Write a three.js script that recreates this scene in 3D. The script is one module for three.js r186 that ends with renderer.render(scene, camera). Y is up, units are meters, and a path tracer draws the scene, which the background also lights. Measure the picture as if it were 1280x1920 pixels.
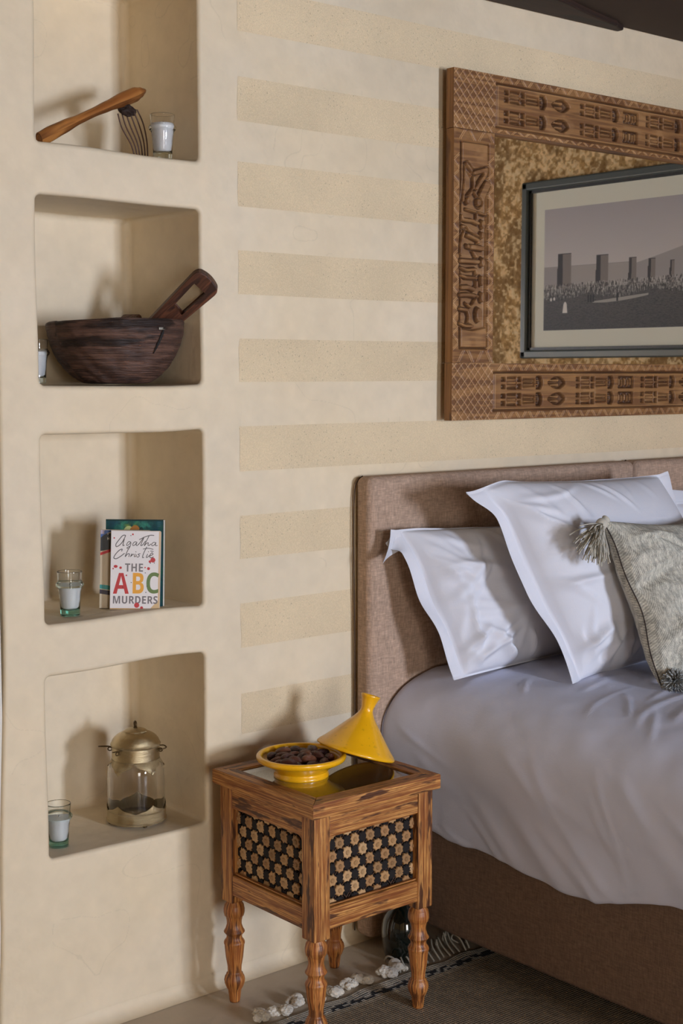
import * as THREE from 'three';
import { RoundedBoxGeometry } from 'three/addons/geometries/RoundedBoxGeometry.js';
import { mergeGeometries, mergeVertices } from 'three/addons/utils/BufferGeometryUtils.js';
import { RectAreaLightUniformsLib } from 'three/addons/lights/RectAreaLightUniformsLib.js';

// ---------------------------------------------------------------- camera, light, exposure
const scene = new THREE.Scene();
const V = (x, y, z) => new THREE.Vector3(x, y, z);
const YAW = THREE.MathUtils.degToRad(39.95), PITCH = THREE.MathUtils.degToRad(5.54);
const camera = new THREE.PerspectiveCamera(2 * Math.atan(960 / 2690) * 180 / Math.PI, 1280 / 1920, 0.05, 60);
camera.position.set(-1.962, 1.45, 2.714);
camera.lookAt(camera.position.clone().add(V(Math.sin(YAW) * Math.cos(PITCH), -Math.sin(PITCH), -Math.cos(YAW) * Math.cos(PITCH))));
const renderer = new THREE.WebGLRenderer({ antialias: true });
renderer.toneMapping = THREE.LinearToneMapping;
renderer.toneMappingExposure = 0.645;
renderer.shadowMap.enabled = true;
RectAreaLightUniformsLib.init();
scene.background = new THREE.Color(0.75, 0.85, 1.0);
// daylight through the window across the room (two casements) and through the glazed door beside it
const WIN = { x0: 0.2, x1: 0.8, y0: 0.95, y1: 1.95, z: 5.2 };
const DOOR = { x0: -2.7, x1: -1.5, y1: 2.05, z: 5.2 };
const WIN_L = 184, DOOR_L = 20;
const WIN_C = new THREE.Color(0.80, 0.90, 1.12), DOOR_C = new THREE.Color(0.96, 0.95, 0.95);
function areaLight(c, intensity, w, h, pos, look) {
  const l = new THREE.RectAreaLight(c, intensity, w, h); l.position.copy(pos); l.lookAt(look); scene.add(l); return l;
}
for (const k of [0, 1]) {
  const w = (WIN.x1 - WIN.x0) / 2 - 0.03, xc = WIN.x0 + (k + 0.5) * (WIN.x1 - WIN.x0) / 2;
  areaLight(WIN_C, WIN_L, w - 0.02, WIN.y1 - WIN.y0 - 0.06, V(xc, (WIN.y0 + WIN.y1) / 2, WIN.z + 0.50), V(xc, (WIN.y0 + WIN.y1) / 2, 0));
}
areaLight(DOOR_C, DOOR_L, DOOR.x1 - DOOR.x0 - 0.1, DOOR.y1 - 0.12, V((DOOR.x0 + DOOR.x1) / 2, 1.02, DOOR.z + 0.50), V((DOOR.x0 + DOOR.x1) / 2, 1.02, 0));

// ---------------------------------------------------------------- helpers
function rngOf(seed) { let a = seed >>> 0; return () => { a = (a + 0x6D2B79F5) | 0; let t = Math.imul(a ^ (a >>> 15), 1 | a); t = (t + Math.imul(t ^ (t >>> 7), 61 | t)) ^ t; return ((t ^ (t >>> 14)) >>> 0) / 4294967296; }; }
const hash = (x, y, s) => { let h = Math.imul(x | 0, 374761393) + Math.imul(y | 0, 668265263) + Math.imul(s | 0, 974711); h = Math.imul(h ^ (h >>> 13), 1274126177); return ((h ^ (h >>> 16)) >>> 0) / 4294967296; };
const mod = (a, n) => ((a % n) + n) % n;
function pn(x, y, px, py, s) {            // periodic value noise
  const xi = Math.floor(x), yi = Math.floor(y); let fx = x - xi, fy = y - yi; fx = fx * fx * (3 - 2 * fx); fy = fy * fy * (3 - 2 * fy);
  const x0 = mod(xi, px), x1 = mod(xi + 1, px), y0 = mod(yi, py), y1 = mod(yi + 1, py);
  const a = hash(x0, y0, s), b = hash(x1, y0, s), c = hash(x0, y1, s), d = hash(x1, y1, s);
  return a + (b - a) * fx + (c - a) * fy + (a - b - c + d) * fx * fy;
}
const noise = (x, y, s = 0) => pn(x, y, 1 << 20, 1 << 20, s);
function fbm(u, v, fx, fy, oct, s) { let r = 0, a = 0.5, t = 0; for (let o = 0; o < oct; o++) { r += a * pn(u * fx, v * fy, fx, fy, s + o * 17); t += a; a *= 0.5; fx *= 2; fy *= 2; } return r / t; }
const clamp = (x, a, b) => Math.max(a, Math.min(b, x)), lerp = (a, b, t) => a + (b - a) * t;
const smooth = (a, b, x) => { const t = clamp((x - a) / (b - a), 0, 1); return t * t * (3 - 2 * t); };
const srgb = (h) => { const c = new THREE.Color(h); const o = c.clone().convertLinearToSRGB(); return [o.r * 255, o.g * 255, o.b * 255]; };
function tex(w, h, fn, color = true) {
  const d = new Uint8Array(w * h * 4);
  for (let y = 0; y < h; y++) for (let x = 0; x < w; x++) { const c = fn((x + 0.5) / w, (y + 0.5) / h, x, y), i = (y * w + x) * 4; if (typeof c === 'number') d[i] = d[i + 1] = d[i + 2] = clamp(c * 255, 0, 255); else { d[i] = clamp(c[0], 0, 255); d[i + 1] = clamp(c[1], 0, 255); d[i + 2] = clamp(c[2], 0, 255); } d[i + 3] = 255; }
  const t = new THREE.DataTexture(d, w, h); t.wrapS = t.wrapT = THREE.RepeatWrapping; t.magFilter = t.minFilter = THREE.LinearFilter; if (color) t.colorSpace = THREE.SRGBColorSpace; t.needsUpdate = true; return t;
}
function canvasTex(w, h, draw) { const c = document.createElement('canvas'); c.width = w; c.height = h; draw(c.getContext('2d'), w, h); const t = new THREE.CanvasTexture(c); t.colorSpace = THREE.SRGBColorSpace; t.magFilter = THREE.LinearFilter; t.anisotropy = 8; return t; }
const rep = (t, u, v) => { const c = t.clone(); c.repeat.set(u, v); c.needsUpdate = true; return c; };
const mix3 = (a, b, t) => [lerp(a[0], b[0], t), lerp(a[1], b[1], t), lerp(a[2], b[2], t)];
const std = (o) => new THREE.MeshStandardMaterial({ side: THREE.DoubleSide, ...o });
const phys = (o) => new THREE.MeshPhysicalMaterial({ ...o });

const taken = {};
const numbered = (n) => { const k = taken[n] = (taken[n] ?? -1) + 1; return k ? `${n}_${String(k).padStart(3, '0')}` : n; };
function shade(o) { o.castShadow = o.receiveShadow = true; return o; }
function part(name, geo, m, parent, label) { const o = shade(new THREE.Mesh(geo, m)); o.name = numbered(name); if (label) o.userData.label = label; parent.add(o); return o; }
function tag(o, label, category, group) { o.userData.label = label; o.userData.category = category; if (group) o.userData.group = group; return o; }
function thing(name, label, category, p = [0, 0, 0], ry = 0, group) { const g = new THREE.Group(); g.name = numbered(name); g.position.set(...p); g.rotation.y = ry; scene.add(g); return tag(g, label, category, group); }
function single(name, geo, m, label, category, p = [0, 0, 0], group) { const o = part(name, geo, m, scene); o.position.set(...p); return tag(o, label, category, group); }
function struct(name, geo, m, parent = scene) { const o = part(name, geo, m, parent); if (parent === scene) o.userData.kind = 'structure'; return o; }

function grid(nu, nv, fn) {               // fn(u, v) -> Vector3
  const p = [], uv = [], id = [];
  for (let j = 0; j <= nv; j++) for (let i = 0; i <= nu; i++) { const q = fn(i / nu, j / nv); p.push(q.x, q.y, q.z); uv.push(q.u ?? i / nu, q.v ?? j / nv); }
  for (let j = 0; j < nv; j++) for (let i = 0; i < nu; i++) { const a = j * (nu + 1) + i, b = a + 1, c = a + nu + 1, d = c + 1; id.push(a, c, b, b, c, d); }
  const g = new THREE.BufferGeometry(); g.setAttribute('position', new THREE.Float32BufferAttribute(p, 3)); g.setAttribute('uv', new THREE.Float32BufferAttribute(uv, 2)); g.setIndex(id); g.computeVertexNormals(); return g;
}
const plainOf = (g) => { const q = g.index ? g.toNonIndexed() : g; for (const k of Object.keys(q.attributes)) if (!['position', 'normal', 'uv'].includes(k)) q.deleteAttribute(k); if (!q.attributes.uv) q.setAttribute('uv', new THREE.Float32BufferAttribute(new Float32Array(q.attributes.position.count * 2), 2)); return q; };
const join = (list) => mergeGeometries(list.map(plainOf), false);
function metreUV(g, grain = 'x', off = 0) {  // uv in metres, u along the grain
  g = plainOf(g); const p = g.attributes.position, uv = [], ax = { x: 0, y: 1, z: 2 }[grain], get = (i) => [p.getX(i), p.getY(i), p.getZ(i)];
  for (let i = 0; i < p.count; i += 3) {
    const a = get(i), b = get(i + 1), c = get(i + 2), n = [0, 1, 2].map((k) => { const k1 = (k + 1) % 3, k2 = (k + 2) % 3; return Math.abs((b[k1] - a[k1]) * (c[k2] - a[k2]) - (b[k2] - a[k2]) * (c[k1] - a[k1])); });
    const dom = n.indexOf(Math.max(...n)); let U, W; if (dom === ax) { U = (ax + 1) % 3; W = (ax + 2) % 3; } else { U = ax; W = 3 - ax - dom; }
    for (const q of [a, b, c]) uv.push(q[U] + off * 1.37, q[W] + off * 0.73);
  }
  g.setAttribute('uv', new THREE.Float32BufferAttribute(uv, 2)); return g;
}
const rbox = (w, h, d, r = 0.003, x = 0, y = 0, z = 0, seg = 2) => new RoundedBoxGeometry(w, h, d, seg, Math.min(r, w / 2.01, h / 2.01, d / 2.01)).translate(x, y, z);
const box = (x0, x1, y0, y1, z0, z1) => new THREE.BoxGeometry(x1 - x0, y1 - y0, z1 - z0).translate((x0 + x1) / 2, (y0 + y1) / 2, (z0 + z1) / 2);
const lathe = (pts, seg = 48) => new THREE.LatheGeometry(pts.map(([r, y]) => new THREE.Vector2(Math.max(r, 0), y)), seg);
function smoothProfile(pts, n = 60) { const c = new THREE.CatmullRomCurve3(pts.map(([r, y]) => V(r, y, 0)), false, 'centripetal'); return c.getPoints(n).map((p) => [Math.max(0, p.x), p.y]); }
const tube = (pts, r, seg = 20, rad = 6, closed = false) => new THREE.TubeGeometry(new THREE.CatmullRomCurve3(pts, closed), seg, r, rad, closed);

// cloth folds: ridges that start at a point, run a way and fade; coordinates in metres on the cloth
function foldsAt(list, x, y) { let d = 0; for (const f of list) { const px = x - f.x, py = y - f.y, s = px * f.c + py * f.s; if (s < -0.02 || s > f.len) continue; const t = -px * f.s + py * f.c + f.bend * s * s, k = t / f.w; if (Math.abs(k) > 3) continue; d += f.amp * Math.exp(-k * k) * (1 - 0.9 * k) * smooth(-0.02, 0.2 * f.len, s) * smooth(f.len, 0.45 * f.len, s); } return d; }
const fold = (x, y, deg, len, amp, w, bend = 0) => ({ x, y, c: Math.cos(deg * Math.PI / 180), s: Math.sin(deg * Math.PI / 180), len, amp, w, bend });

// ---------------------------------------------------------------- materials
const WALL = srgb('#dccbad');
const plasterMap = tex(1024, 1024, (u, v, x, y) => {
  const m = fbm(u, v, 4, 4, 5, 3) - 0.5, f = fbm(u, v, 64, 64, 3, 9) - 0.5, w = fbm(u, v, 7, 7, 3, 31);
  const crack = Math.abs(fbm(u, v, 9, 9, 3, 77) - 0.5) < 0.0022 && w > 0.52 ? 1 : 0;
  const k = 1 + m * 0.11 + f * 0.05 - crack * 0.035; const warm = (w - 0.5) * 14;
  return [WALL[0] * k + warm * 0.2, WALL[1] * k - warm * 0.15, WALL[2] * k - warm * 0.8];
});
const plasterBump = tex(1024, 1024, (u, v) => 0.55 * fbm(u, v, 6, 6, 4, 13) + 0.3 * fbm(u, v, 48, 48, 3, 21) + 0.15 * fbm(u, v, 200, 200, 2, 5), false);
const M = {};
M.plaster = std({ map: rep(plasterMap, 0.5, 0.5), bumpMap: rep(plasterBump, 0.5, 0.5), bumpScale: 0.004, roughness: 0.62 });
const bandMap = tex(1024, 512, (u, v, x, y) => {
  const m = fbm(u, v, 8, 4, 4, 41) - 0.5, g = hash(x, y, 4) - 0.5, sp = hash(x >> 1, y >> 1, 8) > 0.988 && fbm(u, v, 12, 6, 2, 61) > 0.45 ? 0.17 : 0, lo = fbm(u, v, 3, 2, 2, 14) - 0.5;
  const k = 1 + m * 0.08 + g * 0.10 - sp + lo * 0.05; return [WALL[0] * 0.995 * k, WALL[1] * 0.977 * k, WALL[2] * 0.942 * k];
});
const bandBump = tex(1024, 512, (u, v, x, y) => 0.6 * hash(x, y, 6) + 0.4 * hash(x >> 1, y >> 1, 7), false);
M.band = std({ map: rep(bandMap, 1 / 1.1, 1 / 0.55), bumpMap: rep(bandBump, 1 / 1.1, 1 / 0.55), bumpScale: 0.0012, roughness: 0.92 });
const floorMap = tex(512, 512, (u, v) => { const k = 1 + (fbm(u, v, 4, 4, 5, 71) - 0.5) * 0.22; return [176 * k, 160 * k, 138 * k]; });
M.floor = std({ map: rep(floorMap, 0.6, 0.6), roughness: 0.5, bumpMap: rep(plasterBump, 0.6, 0.6), bumpScale: 0.003 });
M.paleWall = std({ color: '#dcd8cf', roughness: 0.7 });
M.roomWall = std({ map: rep(plasterMap, 0.5, 0.5), roughness: 0.8 });
function woodTex(a, b, c, s, streak = 46, lenF = 3, contrast = 1) {   // u along the grain
  const A = srgb(a), B = srgb(b), C = srgb(c);
  return tex(1024, 512, (u, v, x, y) => {
    const wv = v + 0.012 * (fbm(u, v, 3, 3, 3, s + 5) - 0.5), g = fbm(u, wv, lenF, streak, 4, s), l = fbm(u, wv, 5, 9, 4, s + 3), f = fbm(u, v, 12, 220, 2, s + 9);
    let col = mix3(A, B, smooth(0.32, 0.66, g * 0.65 + l * 0.35)); col = mix3(col, C, smooth(0.56, 0.72, l) * 0.75 * contrast + smooth(0.6, 0.75, f) * 0.25 * contrast); return col;
  });
}
const woodBump = tex(512, 512, (u, v) => 0.6 * fbm(u, v, 4, 80, 3, 5) + 0.4 * fbm(u, v, 10, 20, 3, 8), false);
const oldWood = woodTex('#7f4519', '#cd9450', '#4a260d', 101, 60, 3, 1.2);
M.wood = std({ map: rep(oldWood, 3.1, 8.5), bumpMap: rep(woodBump, 3, 6), bumpScale: 0.0012, roughness: 0.5 });
const legWood = woodTex('#8c4b20', '#cb8b48', '#4d260e', 131);
M.leg = std({ map: rep(legWood, 7, 4), bumpMap: rep(woodBump, 4, 2), bumpScale: 0.001, roughness: 0.42 });
M.bead = [['#b08656', 1], ['#a0764a', 2], ['#bb9466', 3], ['#967046', 4]].map(([c]) => std({ color: c, roughness: 0.6, bumpMap: rep(woodBump, 20, 20), bumpScale: 0.0006 }));
M.holeShade = std({ color: '#170f0b', roughness: 0.9 });  // near-black for stars that stand in for the shaded lattice holes
M.spindle = std({ color: '#4a2e1a', roughness: 0.7 });
M.black = std({ color: '#120d0a', roughness: 0.8 });
const bowlWood = woodTex('#49332a', '#6b4d3f', '#261812', 151, 30, 6, 1.2);
M.bowl = std({ map: rep(bowlWood, 1.5, 1), bumpMap: rep(woodBump, 3, 2), bumpScale: 0.005, roughness: 0.6 });
const scoopWood = woodTex('#4a2a1b', '#6a3f2a', '#2a1710', 161);
M.scoop = std({ map: rep(scoopWood, 3, 6), bumpMap: rep(woodBump, 3, 5), bumpScale: 0.002, roughness: 0.5 });
const rakeWood = woodTex('#8a5124', '#b47a3e', '#5c3113', 171);
M.rake = std({ map: rep(rakeWood, 1, 1.2), bumpMap: rep(woodBump, 2, 2), bumpScale: 0.001, roughness: 0.4 });
M.cord = std({ color: '#2a1a12', roughness: 0.8 });
M.tine = std({ color: '#4a2a1a', roughness: 0.5 });
const ceilWood = woodTex('#2a1a12', '#382318', '#160d08', 181);
M.ceil = std({ map: rep(ceilWood, 1, 3), roughness: 0.7 });
M.ceilLight = std({ color: '#3a291b', roughness: 0.85 });
// cloth
const weave = tex(512, 512, (u, v, x, y) => { const a = Math.sin(x * Math.PI / 2.02) * Math.sin(y * Math.PI / 2.02), n = fbm(u, v, 120, 20, 2, 3) + fbm(u, v, 20, 120, 2, 4) - 1; return 0.5 + a * 0.22 + n * 0.5; }, false);
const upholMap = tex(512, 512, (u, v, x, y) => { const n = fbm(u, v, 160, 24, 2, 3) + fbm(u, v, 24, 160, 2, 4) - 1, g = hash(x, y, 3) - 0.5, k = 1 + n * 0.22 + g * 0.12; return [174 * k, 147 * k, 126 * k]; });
const shadedBaseMap = tex(512, 512, (u, v, x, y) => { const n = fbm(u, v, 160, 24, 2, 53) + fbm(u, v, 24, 160, 2, 54) - 1, g = hash(x, y, 53) - 0.5, k = 1 + n * 0.22 + g * 0.14; return [112 * k, 88 * k, 70 * k]; });  // same upholstery as the headboard, with the shade on the base put into its colour
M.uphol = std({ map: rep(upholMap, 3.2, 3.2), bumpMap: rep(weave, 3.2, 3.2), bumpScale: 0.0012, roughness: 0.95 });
M.shadedBaseCloth = std({ map: rep(shadedBaseMap, 3.2, 3.2), bumpMap: rep(weave, 3.2, 3.2), bumpScale: 0.0012, roughness: 0.97 });
M.piping = std({ color: '#4e3a2b', roughness: 0.95 });
M.linen = std({ color: '#d6d6dc', roughness: 0.85, bumpMap: rep(weave, 5, 5), bumpScale: 0.0002 });
M.duvet = std({ color: '#d2d4e4', roughness: 0.88, bumpMap: rep(weave, 5, 5), bumpScale: 0.0003 });
const cushMap = tex(512, 512, (u, v, x, y) => { const tw = Math.sin((x + y * 0.6) * 0.9) * 0.5 + 0.5, n = fbm(u, v, 90, 30, 3, 23) - 0.5, g = hash(x, y >> 1, 33) - 0.5, k = 1 + (tw - 0.5) * 0.22 + n * 0.5 + g * 0.25; return [178 * k, 174 * k, 160 * k]; });
M.cushion = std({ map: rep(cushMap, 3.4, 3.4), bumpMap: rep(weave, 3, 3), bumpScale: 0.002, roughness: 0.97 });
M.yarn = std({ color: '#b9b3a4', roughness: 0.97 });
M.yarnGrey = std({ color: '#989894', roughness: 0.97 });
M.wax = std({ color: '#eeeeec', roughness: 0.45 });
M.glass = phys({ color: '#ffffff', transmission: 1, thickness: 0.01, ior: 1.5, roughness: 0.03, attenuationColor: new THREE.Color(0.34, 0.80, 0.74), attenuationDistance: 0.045 });
M.clearGlass = phys({ color: '#ffffff', transmission: 1, thickness: 0, ior: 1.5, roughness: 0.02 });
M.brass = std({ color: '#c2b08a', metalness: 0.95, roughness: 0.24, bumpMap: rep(plasterBump, 3, 3), bumpScale: 0.0015 });
M.brassDark = std({ color: '#5d4a30', metalness: 0.9, roughness: 0.45 });
M.wick = std({ color: '#1a1412', roughness: 0.9 });
const yel = srgb('#ecad10');
const yellowMap = tex(512, 512, (u, v) => { const k = 1 + (fbm(u, v, 5, 5, 4, 8) - 0.5) * 0.14 - (fbm(u, v, 60, 60, 2, 18) > 0.79 ? 0.07 : 0); return [yel[0] * k, yel[1] * k, yel[2] * k]; });
M.yellow = phys({ map: yellowMap, roughness: 0.28, clearcoat: 0.5, clearcoatRoughness: 0.12, side: THREE.DoubleSide });
M.date = ['#4c2618', '#5e3220', '#3c1c14', '#6e3f27'].map((c) => std({ color: c, roughness: 0.38, bumpMap: rep(woodBump, 1, 1), bumpScale: 0.003 }));
M.greenGlass = phys({ color: '#0a120d', roughness: 0.1, clearcoat: 1, clearcoatRoughness: 0.05 });
M.mirror = std({ color: '#f2efe8', metalness: 1, roughness: 0.015 });
M.frameDark = std({ color: '#565d5a', roughness: 0.3 });
M.frameBlack = std({ color: '#131515', roughness: 0.4 });
M.mat = std({ color: '#eeeedd', roughness: 0.9 });

// ---------------------------------------------------------------- the room
const RX = 2.8, LX = -3.0, CEIL = 2.76, BEAM = 2.415, FZ = 5.2, EDGE = -0.603, DEPTH = 0.305;
const wob = (x, y) => V((noise(x * 5.3 + 9, y * 4.1, 5) - 0.5) * 0.010, (noise(x * 4.7, y * 5.9 + 3, 6) - 0.5) * 0.012, 0);
const NICHES = [[1.925, 2.325], [1.425, 1.818], [0.915, 1.322], [0.4, 0.806]], NX0 = -0.508, NX1 = -0.1;
function nicheRing(y0, y1, off, r) {       // rounded rectangle, off > 0 is larger
  const pts = [], x0 = NX0 - off, x1 = NX1 + off; y0 -= off; y1 += off; r = Math.max(0.004, r + off);
  for (const [cx, cy, a0] of [[x1 - r, y1 - r, 0], [x0 + r, y1 - r, 90], [x0 + r, y0 + r, 180], [x1 - r, y0 + r, 270]]) {
    for (let k = 0; k <= 6; k++) { const a = (a0 + k * 15) * Math.PI / 180; pts.push([cx + r * Math.cos(a), cy + r * Math.sin(a)]); }
    // walk along the following side
    const nx = [[x0 + r, y1], [x0, y0 + r], [x1 - r, y0], [x1, y1 - r]][a0 / 90], last = pts[pts.length - 1];
    for (let k = 1; k < 12; k++) pts.push([lerp(last[0], nx[0], k / 12), lerp(last[1], nx[1], k / 12)]);
  }
  return pts;
}
{
  const geos = [], sh = new THREE.Shape();
  sh.moveTo(-0.09 * 0 + EDGE + 0.008, 0); sh.lineTo(RX, 0); sh.lineTo(RX, CEIL); sh.lineTo(EDGE + 0.008, CEIL);
  const edgeX = (y) => EDGE - 0.020 * smooth(0.95, 0.3, y) - 0.012 * smooth(0.3, 0, y) + (noise(3.3, y * 5, 8) - 0.5) * 0.004;
  sh.curves.length = 0; sh.currentPoint.set(0, 0);
  const outline = [[RX, 0], [RX, CEIL]]; for (let k = 0; k <= 40; k++) { const y = CEIL * (1 - k / 40); outline.push([edgeX(y) + 0.008, y]); }
  const shape = new THREE.Shape(outline.map(([x, y]) => new THREE.Vector2(x, y)));
  for (const [y0, y1] of NICHES) shape.holes.push(new THREE.Path(nicheRing(y0, y1, 0.010, 0.012).map(([x, y]) => { const w = wob(x, y); return new THREE.Vector2(x + w.x, y + w.y); })));
  geos.push(metreUV(new THREE.ShapeGeometry(shape), 'x'));
  for (const [y0, y1] of NICHES) {
    const rings = []; for (let k = 0; k <= 6; k++) { const a = k / 6 * Math.PI / 2; rings.push([0.010 * (1 - Math.sin(a)), -0.010 * (1 - Math.cos(a))]); }
    for (let k = 1; k < 6; k++) rings.push([0, -0.010 - (DEPTH - 0.028) * k / 6]);
    for (let k = 0; k <= 5; k++) { const a = k / 5 * Math.PI / 2; rings.push([-0.018 * (1 - Math.cos(a)), -DEPTH + 0.018 - 0.018 * Math.sin(a)]); }
    const loops = rings.map(([o, z]) => nicheRing(y0, y1, o, 0.012).map(([x, y]) => { const w = wob(x, y); return V(x + w.x, y + w.y, z); }));
    const n = loops[0].length, p = [], id = [];
    for (const l of loops) for (const q of l) p.push(q.x, q.y, q.z);
    for (let j = 0; j < loops.length - 1; j++) for (let i = 0; i < n; i++) { const a = j * n + i, b = j * n + (i + 1) % n; id.push(a, b, a + n, b, b + n, a + n); }
    const c = p.length / 3; p.push((NX0 + NX1) / 2, (y0 + y1) / 2, -DEPTH); const L0 = (loops.length - 1) * n; for (let i = 0; i < n; i++) id.push(L0 + i, L0 + (i + 1) % n, c);
    const g = new THREE.BufferGeometry(); g.setAttribute('position', new THREE.Float32BufferAttribute(p, 3)); g.setIndex(id); g.computeVertexNormals(); geos.push(metreUV(g, 'x'));
  }
  geos.push(metreUV(grid(6, 40, (u, v) => { const y = CEIL * (1 - v), a = u * Math.PI / 2, e = edgeX(y); return V(e + 0.008 - 0.008 * Math.sin(a), y, -0.008 + 0.008 * Math.cos(a)); }), 'x'));
  geos.push(metreUV(grid(1, 40, (u, v) => { const y = CEIL * (1 - v); return V(edgeX(y), y, -0.008 - u * 0.48); }), 'x'));
  geos.push(metreUV(box(-0.66 + 0.08, RX, 0, CEIL, -0.62, -0.4), 'x'));
  const wall = struct('wall_back', join(geos), M.plaster);
  // the sandy bands of plaster between the smooth courses
  const bands = [[2.222, 2.322], [2.022, 2.121], [1.829, 1.930], [1.630, 1.730], [1.429, 1.529], [1.221, 1.326], [1.016, 1.118], [0.804, 0.910], [0.597, 0.695]];
  for (const [y0, y1] of bands) {
    const g = grid(60, 4, (u, v) => { const x = lerp(0.002, RX, u), e = (noise(x * 3, y0 * 10, 2) - 0.5) * 0.003; return V(x + (u === 0 ? (noise(v * 3, y0 * 9, 3) - 0.5) * 0.004 : 0), lerp(y1, y0, v) + e, 0.0004 + 0.0004 * Math.sin(Math.PI * v)); });
    part('plaster_band', metreUV(g, 'x', y0 * 3), M.band, wall);
  }
  struct('wall_back_left', metreUV(box(LX, EDGE - 0.006, 0, CEIL, -0.62, -0.010), 'x'), M.paleWall);
}
struct('floor', metreUV(box(LX - 0.3, RX + 0.3, -0.12, 0, -0.62, FZ + 0.6), 'x'), M.floor);
// soft plaster cove where wall meets floor
{
  const r = 0.03, g = grid(40, 8, (u, v) => { const a = v * Math.PI / 2, x = lerp(-0.63, RX, u), k = r * (1 + 0.25 * (noise(x * 6, 1, 4) - 0.5)); return V(x, k - k * Math.sin(a) + 0.0005, k - k * Math.cos(a) + 0.0005); });
  struct('trim_1', metreUV(g, 'x'), M.plaster);
}
// dark timber: a deep soffit along the wall over the bed, a shaped beam under it, boards above the room
{
  const c = struct('ceiling', metreUV(box(LX - 0.3, RX + 0.3, CEIL + 0.03, CEIL + 0.2, -0.62, FZ + 0.6), 'x'), M.ceil);
  for (let k = 0; k < 30; k++) { const x0 = LX + k * 0.195; part('plank', metreUV(rbox(0.188, 0.03, FZ - 0.62, 0.004, x0 + 0.094, CEIL + 0.013, FZ / 2 + 0.31), 'z', k), M.ceil, c); }
  const s = struct('trim_2', metreUV(rbox(RX - LX, CEIL - BEAM - 0.016, 0.60, 0.006, (RX + LX) / 2, (CEIL + BEAM + 0.016) / 2, 0.301), 'x', 2), M.ceilLight);
  const sh = new THREE.Shape(); sh.moveTo(-2.4, 0.002); sh.lineTo(1.335, 0.002); sh.lineTo(1.335, 0.022); sh.quadraticCurveTo(1.30, 0.030, 1.28, 0.045); sh.quadraticCurveTo(1.12, 0.075, 1.0, 0.115); sh.quadraticCurveTo(0.7, 0.18, 0.2, 0.2); sh.lineTo(-2.4, 0.2); sh.closePath();
  const b = new THREE.ExtrudeGeometry(sh, { depth: 0.02, bevelEnabled: true, bevelSize: 0.005, bevelThickness: 0.005, bevelSegments: 3, bevelOffset: -0.005, curveSegments: 14 }).rotateX(Math.PI / 2).translate(0, BEAM + 0.026, 0);
  struct('trim_3', metreUV(b, 'x', 4), M.ceil);
}
// right wall of rammed earth courses, seen in the mirror
{
  const E1 = srgb('#bd955c'), E2 = srgb('#f2cf98'), E3 = srgb('#7d5c32');
  const earth = tex(1024, 1024, (u, v, x, y) => { const band = Math.floor(v * 12), t = hash(band, 3, 5), b = fbm(u, v, 60, 60, 3, 91), c = fbm(u, v, 14, 14, 3, 95), fl = fbm(u, v, 110, 110, 2, 97); let col = mix3(E1, E2, smooth(0.38, 0.64, b + (t - 0.5) * 0.10)); col = mix3(col, E3, smooth(0.5, 0.62, c) * 0.55); col = mix3(col, [244, 220, 172], smooth(0.60, 0.70, fl) * 0.7); col = mix3(col, E3, smooth(0.42, 0.34, fl) * 0.4); return col; });
  const earthB = tex(512, 512, (u, v) => 0.6 * fbm(u, v, 50, 50, 3, 91) + 0.4 * fbm(u, v, 110, 110, 2, 97), false);
  const me = std({ map: rep(earth, 0.62, 0.62), bumpMap: rep(earthB, 0.62, 0.62), bumpScale: 0.008, roughness: 0.95 });
  M.earth = me; struct('wall_right', metreUV(box(RX, RX + 0.3, 0, CEIL + 0.03, -0.62, FZ + 0.6), 'z'), me);
}
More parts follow.
